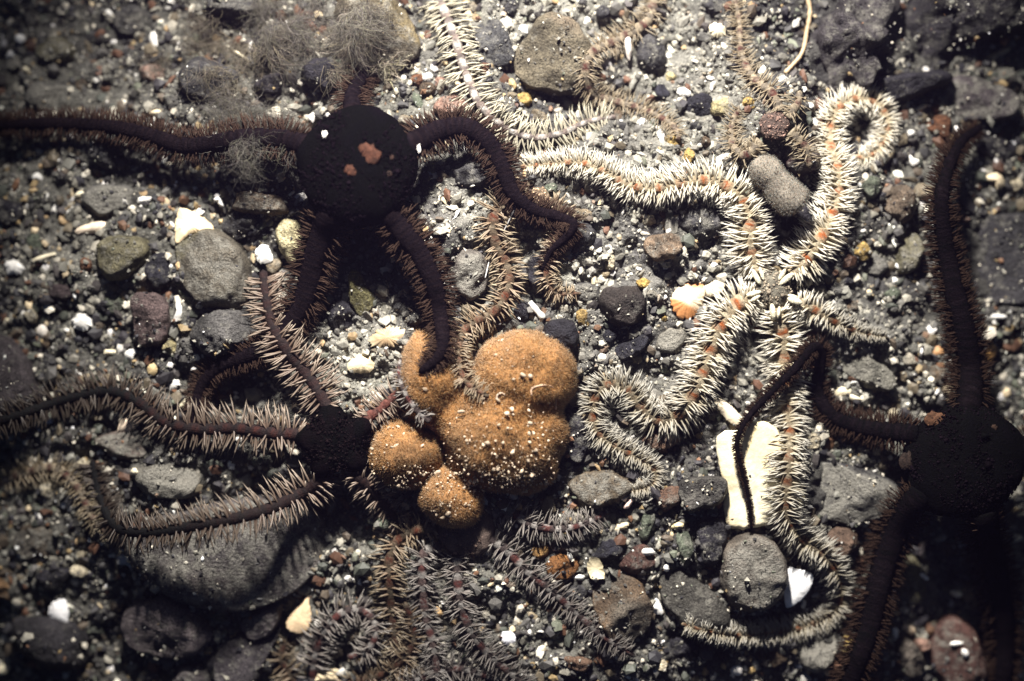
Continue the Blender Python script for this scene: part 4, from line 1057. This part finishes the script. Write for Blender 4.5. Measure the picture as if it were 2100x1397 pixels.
    brittle_star('brittle_star', 'mottled brown brittle star with dark red dots behind the brown sponge finger', BD, (1588, 258, 30, 16), [
        A([(1560, 290, 2), (1530, 318, 3), (1505, 300, 2), (1500, 260, 2), (1516, 220, 2)], (12, 5)),
        A([(1620, 270, 3), (1650, 300, 6), (1660, 340, 4)], (12, 6)),
        A([(1600, 228, 3), (1582, 190, 2), (1545, 160, 2), (1520, 110, 2), (1515, 40, 2), (1500, -30, 2)], (11, 5)),
        A([(1612, 240, 3), (1634, 215, 3), (1640, 190, 2)], (11, 6))],
        'mottled', (.085, .06, .05), lift=8, seed=19)
    # grey spined star beneath the sponge
    brittle_star('brittle_star', 'grey white spined brittle star spreading out from under the orange sponge at bottom centre', BD, (955, 1085, 58, 26), [
        A([(1000, 1062, 2), (1040, 1048, 14), (1085, 1074, 18), (1140, 1086, 16), (1195, 1076, 12), (1245, 1050, 6)], (11, 5), fan=.3),
        A([(1002, 1104, 2), (1040, 1130, 14), (1082, 1172, 14), (1130, 1212, 12), (1180, 1256, 10), (1230, 1300, 8), (1300, 1345, 4)], (11, 5), fan=.3, fade=.4),
        A([(938, 1130, 2), (938, 1180, 10), (946, 1240, 10), (968, 1300, 10), (1010, 1350, 10), (1070, 1400, 8), (1120, 1450, 8)], (11, 7), fan=.3, fade=.5),
        A([(900, 1115, 2), (868, 1140, 8), (866, 1190, 8), (872, 1260, 6), (890, 1330, 6), (900, 1420, 6)], (11, 7), ls=.85, fade=.4, o=dict(spot=(.08, .026, .022), body=(.08, .055, .05))),
        A([(898, 1080, 2), (830, 1095, 4), (800, 1140, 6), (800, 1200, 6), (806, 1280, 6), (830, 1400, 6)], (12, 8), ls=.95, style='banded', fade=.5)],
        'grey', (.08, .06, .05), lift=6, seed=20, over=False)
    brittle_star('brittle_star', 'dark spined brittle star tangle rising from the bottom edge beside the ragged cream shell', BD, (640, 1490, 60, 30), [
        A([(655, 1440, 2), (642, 1370, 8), (662, 1300, 10), (698, 1260, 12), (742, 1252, 10), (772, 1288, 8), (752, 1336, 4), (716, 1348, 2)], (11, 7)),
        A([(690, 1450, 2), (730, 1400, 6), (790, 1380, 8), (836, 1340, 8), (850, 1290, 8), (832, 1240, 6)], (11, 7), fade=.5, style='banded'),
        A([(700, 1470, 2), (770, 1430, 4), (850, 1400, 6), (930, 1372, 6), (1010, 1390, 6)], (11, 7), fade=.4),
        A([(610, 1440, 2), (600, 1390, 6), (575, 1350, 6), (590, 1310, 2)], (10, 6), fade=.6, style='banded')],
        'grey', (.06, .05, .05), lift=8, seed=21)
    brittle_star('brittle_star', 'dim brown brittle star arm lying along the left edge below the feathery arm', BD, (-80, 1010, 60, 30), [
        A([(-30, 1000, 4), (40, 975, 6), (110, 960, 6), (160, 1000, 6), (190, 1060, 6), (240, 1110, 4)], (13, 7))],
        'mottled', (.1, .08, .08), lift=8, seed=22)

# ------------------------------------------------------------------ algae, thread, tube
def strands(r, n, cx, cy, sx, sy, z_add, length, wd, col, curl=.16, ang0=None, spread=3.14):
    """random-walk filaments -> lists"""
    V, T, Cc = [], [], []
    k = 9; off = 0
    for i in range(n):
        px, py = r.normal(cx, sx), r.normal(cy, sy)
        x, y = to_w(px, py, 0); z = float(samp(Z, x, y))
        L = length * r.uniform(.5, 1.4); st = L / k
        a = (r.uniform(-spread, spread) + (ang0 or 0)); da = r.normal(0, curl)
        el = r.uniform(.0, .7)
        pts = []
        zz = z + z_add * r.uniform(-.1, .6)
        x, y = to_w(px, py, zz)
        for j in range(k + 1):
            pts.append((x, y, zz))
            x += math.cos(a) * st * math.cos(el); y += math.sin(a) * st * math.cos(el); zz += st * math.sin(el)
            a += da + r.normal(0, .3); el += -.18 + r.normal(0, .15)
            g = float(samp(Z, x, y)) + 1.5
            zz = max(zz, g)
        pts = np.array(pts)
        t = np.gradient(pts, axis=0); t /= np.maximum(np.linalg.norm(t, axis=1), 1e-6)[:, None]
        s = np.cross(t, [0.2, 0.1, 1.0]); s /= np.maximum(np.linalg.norm(s, axis=1), 1e-6)[:, None]
        b = np.cross(s, t)
        w = wd * r.uniform(.5, 1.3) * np.linspace(1, .35, k + 1)
        ring = np.stack([pts + s * w[:, None], pts + (-.5 * s + .87 * b) * w[:, None], pts + (-.5 * s - .87 * b) * w[:, None]], 1)
        V.append(ring.reshape(-1, 3))
        ids = np.arange((k + 1) * 3).reshape(k + 1, 3) + off
        T.append(np.stack([ids[:-1], np.roll(ids[:-1], -1, 1), np.roll(ids[1:], -1, 1), ids[1:]], -1).reshape(-1, 4))
        c = np.ones(((k + 1) * 3, 4)); c[:, :3] = np.array(col) * r.uniform(.55, 1.45) * np.array([1, r.uniform(.92, 1.03), r.uniform(.8, 1.05)])
        Cc.append(c); off += (k + 1) * 3
    return np.vstack(V), np.vstack(T), np.vstack(Cc)

def build_algae():
    r = np.random.default_rng(41)
    def clumps(n, cx, cy, sx, sy, za, L, wd, col, m):
        return [(r.normal(cx, sx), r.normal(cy, sy), r.uniform(8, 20), r.uniform(6, 14), za, L * r.uniform(.6, 1.3), wd, tuple(np.array(col) * r.uniform(.6, 1.3)), m, r.normal(-.8, .5)) for _ in range(n)]
    G1, G2 = (.12, .112, .098), (.17, .15, .12)
    for label, parts in (
        ('hazy grey algae turf hanging over the dark stones left of the tan boulder', clumps(13, 625, 60, 62, 36, 70, 75, .45, G1, 100) + clumps(7, 690, 140, 30, 34, 40, 60, .55, G2, 80)),
        ('tangled pale algae along the top edge at upper left', clumps(12, 470, 85, 70, 45, 40, 70, .45, G2, 80) + clumps(10, 580, 15, 100, 20, 40, 70, .45, G1, 80)),
        ('soft grey algae mat covering the black star left arm', clumps(26, 500, 268, 40, 34, 160, 44, .42, (.10, .095, .085), 110)),
        ('grey green algae film on the tan boulder', clumps(7, 722, 40, 20, 26, 20, 40, .6, G2, 22) + clumps(5, 775, 145, 25, 10, 30, 40, .9, (.35, .32, .25), 22))):
        Vs, Ts, Cs = [], [], []; off = 0
        for (cx, cy, sx, sy, za, L, wd, col, n, a0) in parts:
            v, t, c = strands(r, n, cx, cy, sx, sy, za, L, wd, col, ang0=a0, spread=1.1)
            Vs.append(v); Ts.append(t + off); Cs.append(c); off += len(v)
        V = np.vstack(Vs)
        org = np.array([V[:, 0].mean(), V[:, 1].mean(), V[:, 2].min()])
        o = add_mesh('algae_tuft', (V - org) * U, quads=np.vstack(Ts), col=np.vstack(Cs), mat=M_ALGAE, loc=tuple(org * U))
        tag(o, label, 'algae', 'algae tufts')

def thin_tube(name, label, cat, pts, rad, col, lift=2, taper=True):
    S = spline(np.array(pts, float), 4)
    z = np.zeros(len(S))
    for _ in range(2):
        x, y = to_w(S[:, 0], S[:, 1], z); z = gsm(samp(Z, x, y), 4) + lift + S[:, 2]
    P = np.stack([x, y, z], 1); n = len(P)
    T = np.gradient(P, axis=0); T /= np.linalg.norm(T, axis=1)[:, None]
    Sd = np.cross(T, [0, 0, 1.0]); Sd /= np.linalg.norm(Sd, axis=1)[:, None]; B = np.cross(Sd, T)
    m = 8; a = np.arange(m) * 2 * np.pi / m
    w = np.full(n, rad) * (1 + .12 * np.random.default_rng(5).normal(size=n))
    V = P[:, None] + w[:, None, None] * (np.cos(a)[None, :, None] * Sd[:, None] + np.sin(a)[None, :, None] * B[:, None])
    ids = np.arange(n * m).reshape(n, m)
    Q = np.stack([ids[:-1], np.roll(ids[:-1], -1, 1), np.roll(ids[1:], -1, 1), ids[1:]], -1).reshape(-1, 4)
    v = np.vstack([V.reshape(-1, 3), P[:1], P[-1:]])
    Tr = np.concatenate([np.stack([np.full(m, n * m), np.roll(ids[0], -1), ids[0]], 1), np.stack([np.full(m, n * m + 1), ids[-1], np.roll(ids[-1], -1)], 1)])
    c = np.ones((len(v), 4)); c[:, :3] = col
    org = P[n // 2]
    o = add_mesh(name, (v - org) * U, tris=Tr, quads=Q, col=c, mat=M_SHELL, loc=tuple(org * U))
    tag(o, label, cat)

def build_threads():
    thin_tube('worm_tube', 'short pale grey chalky tube lying beside the black cube shaped stone', 'worm tube', [(1087, 620, 3), (1100, 636, 3), (1116, 654, 3)], 6.5, (.5, .5, .46), 5)
    thin_tube('algae_thread', 'thin white thread crossing the brown banded arm near the arched black arm', 'algae', [(1066, 400, 40), (1050, 440, 34), (1030, 480, 26), (1008, 520, 18), (995, 570, 12)], 1.3, (.5, .49, .47), 4)
    thin_tube('worm_tube', 'pale looped thread lying on the right sponge lobe', 'worm tube', [(1090, 812, 2), (1092, 796, 2), (1120, 790, 2), (1138, 800, 2), (1140, 840, 2)], 1.8, (.55, .38, .26), 2)
    thin_tube('worm_tube', 'small pale hook shaped thread on the main sponge lobe', 'worm tube', [(1020, 822, 1), (1020, 810, 1), (1030, 806, 1), (1036, 812, 1)], 1.6, (.62, .5, .38), 2)
    thin_tube('algae_thread', 'dark curved thread right of the pinkish white stick', 'algae', [(1310, 1030, 3), (1330, 1028, 4), (1350, 1012, 3)], 1.8, (.3, .28, .24), 3)
    thin_tube('worm_tube', 'tan ropy ridge running down beside the long rough boulder', 'worm tube', [(1655, -10, 6), (1662, 20, 8), (1656, 60, 8), (1644, 110, 6), (1610, 150, 4)], 4.5, (.45, .33, .2), 6)

# ------------------------------------------------------------------ gravel and small pebbles
PAL = np.array([(.17, .165, .14), (.26, .245, .2), (.095, .09, .082), (.05, .047, .047), (.018, .017, .021), (.38, .355, .29), (.62, .57, .46), (.82, .79, .72), (.33, .24, .12), (.19, .10, .055), (.14, .15, .11)])
PW = np.array([.16, .14, .15, .15, .17, .08, .065, .035, .03, .022, .03]); PW = PW / PW.sum()

LANDMARKS = [('large round speckled stone', 1545, 1170), ('big cream shell slab', 1560, 980), ('orange sponge', 1010, 880), ('glossy dark brown stone', 1280, 628), ('large brown boulder', 1130, 105),
             ('violet brown block', 310, 660), ('blue grey stone', 460, 690), ('olive topped stone', 250, 525), ('white scallop piece', 541, 521), ('black cube shaped stone', 1150, 695), ('amber brown round stone', 1148, 1166),
             ('light grey oval stone', 1780, 768), ('brown egg shaped stone', 1848, 418), ('faceted navy pebble', 1433, 219), ('long diagonal slab', 1420, 1235), ('rust rock', 1960, 1340), ('big smooth dark stone', 460, 1150),
             ('white lower left shell', 120, 1260), ('white triangular shell', 1638, 1205), ('olive oval pebble', 115, 105), ('tan boulder', 780, 70), ('tan crusted shell', 1410, 618), ('egg shaped white shell', 89, 680), ('bluish grey silty stone', 222, 408)]
def small_pebbles():
    r = np.random.default_rng(61)
    names = [('grey', GREY), ('dark', DARK), ('brown', BROWN), ('tan', TAN), ('green grey', GREEN), ('rust', RUST), ('pale', (.4, .36, .28)), ('cream', CREAM), ('navy', NAVY), ('ochre', OCHRE)]
    seen = set(); n = 0; tries = 0
    while n < 130 and tries < 9000:
        tries += 1
        px, py = r.uniform(10, 2090), r.uniform(10, 1387)
        rad = r.uniform(10, 21)
        if any(math.hypot(px - a, py - b) < rad * 1.05 + c * .8 for a, b, c in STONES): continue
        x, y = to_w(px, py, 0)
        if SPONGE[int((y - GY0) / GS), int((x - GX0) / GS)]: continue
        ci = r.choice(len(names), p=np.array([.2, .16, .14, .12, .09, .06, .1, .05, .05, .03]))
        lm = min(LANDMARKS, key=lambda q: math.hypot(q[1] - px, q[2] - py))
        if math.hypot(lm[1] - px, lm[2] - py) > 330: continue
        a = math.degrees(math.atan2(lm[2] - py, px - lm[1])) % 360
        dr = ['right of', 'above and right of', 'above', 'above and left of', 'left of', 'below and left of', 'below', 'below and right of'][int((a + 22.5) // 45) % 8]
        sz = 'tiny' if rad < 13.5 else 'small'
        lb = f'{sz} {names[ci][0]} pebble {dr} the {lm[0]}'
        if lb in seen: continue
        seen.add(lb)
        stone(lb, (px, py, rad, rad * r.uniform(.65, .95), r.uniform(0, 180)), rad * r.uniform(.9, 1.4), tuple(np.array(names[ci][1]) * r.uniform(.8, 1.2)), p=r.uniform(2, 3.4), fac=int(r.integers(0, 4)), silt=r.uniform(0, .6), kind='pebble')
        n += 1

def build_gravel():
    r = np.random.default_rng(71)
    allv, allf, allc = [], [], []; off = 0
    big_noise = vnoise(GH, GW, 70, r); fine = vnoise(GH, GW, 25, r)
    for n, mu, sg, big in ((120000, .85, .40, False), (26000, 1.5, .32, True), (8000, 2.1, .26, True)):
        px = r.uniform(-330, 2430, n); py = r.uniform(-300, 1700, n)
        x, y = to_w(px, py, -60)
        i = ((x - GX0) / GS).astype(int); j = ((y - GY0) / GS).astype(int)
        keep = ~SPONGE[j, i]
        cov = COVER[j, i]
        keep &= ((cov < 2) | (r.uniform(size=n) < .06)) & ((cov == 0) | (r.uniform(size=n) < (.24 if not big else .012)))
        keep &= (r.uniform(size=n) < (.75 + .45 * fine[j, i])) | (mu > 1)
        x, y, i, j = x[keep], y[keep], i[keep], j[keep]
        rad = np.minimum(r.lognormal(mu, sg, len(x)), 15)
        z = samp(Z, x, y)
        ci = r.choice(len(PAL), len(x), p=PW)
        col = PAL[ci] * r.uniform(.75, 1.25, (len(x), 1)) * (1 + .22 * big_noise[j, i])[:, None]
        if big: col *= r.uniform(.55, 1.05, (len(x), 1))
        pm = PALE_MAP[j, i] * r.uniform(size=len(x)) ** .6
        pm = np.clip(pm * (1.0 if not big else .6), 0, 1)[:, None]
        col = col * (1 - .75 * pm) + .75 * pm * np.array([.50, .475, .39]) * r.uniform(.35, 1.5, (len(x), 1))
        v, f, c = grains(np.stack([x, y, z + rad * .22], 1), rad, np.clip(col, .01, .88), big, r)
        allv.append(v); allf.append(f + off); allc.append(c); off += len(v)
    # flakes of broken shell and darker chips between the stones
    for n, lo, hi, cols, fl in ((1500, 4.5, 10, ((.8, .75, .62), (.62, .5, .32), (.75, .72, .68), (.4, .28, .15)), .4), (4200, 7, 14, ((.03, .027, .03), (.055, .048, .045), (.09, .07, .05), (.11, .09, .06), (.07, .075, .06), (.1, .05, .03)), .7)):
        px = r.uniform(-330, 2430, n); py = r.uniform(-300, 1700, n)
        x, y = to_w(px, py, -60)
        i = ((x - GX0) / GS).astype(int); j = ((y - GY0) / GS).astype(int)
        kp = ~SPONGE[j, i] & (COVER[j, i] == 0) & (r.uniform(size=n) > .75 * np.clip(PALE_MAP[j, i], 0, 1) * (fl > .5))
        x, y = x[kp], y[kp]; rad = r.uniform(lo, hi, len(x))
        col = np.array(cols)[r.integers(0, len(cols), len(x))] * r.uniform(.6, 1.25, (len(x), 1))
        v, f, c = grains(np.stack([x, y, samp(Z, x, y) + rad * .3], 1), rad, np.clip(col, .01, .88), True, r, fl)
        allv.append(v); allf.append(f + off); allc.append(c); off += len(v)
    v = np.vstack(allv)
    o = add_mesh('gravel', v * U, tris=np.vstack(allf), col=np.vstack(allc), mat=M_GRAIN, smooth=False)
    tag(o, 'loose shell grit and fine gravel covering the seabed', 'gravel', kind='stuff')

def build_water():
    # silty water: a faint violet back-scatter that lifts the blacks
    v = np.array([[x, y, z] for z in (-1.15, .6) for y in (-2.4, 2.4) for x in (-2.6, 2.6)])
    q = np.array([[0, 2, 3, 1], [4, 5, 7, 6], [0, 1, 5, 4], [2, 6, 7, 3], [0, 4, 6, 2], [1, 3, 7, 5]])
    m = bpy.data.materials.new('silty_water'); m.use_nodes = True
    n, l = m.node_tree.nodes, m.node_tree.links
    n.remove(n['Principled BSDF'])
    pv = n.new('ShaderNodeVolumePrincipled')
    pv.inputs['Color'].default_value = (.55, .42, .88, 1)
    pv.inputs['Density'].default_value = 0.08
    l.new(pv.outputs[0], n['Material Output'].inputs['Volume'])
    o = add_mesh('haze', v, quads=q, mat=m, smooth=False)
    tag(o, kind='stuff')

build_seabed()
build_stones()
build_shells()
build_sponge()
small_pebbles()
build_stars()
fuzzy_finger()
build_threads()
build_algae()
build_gravel()
build_water()
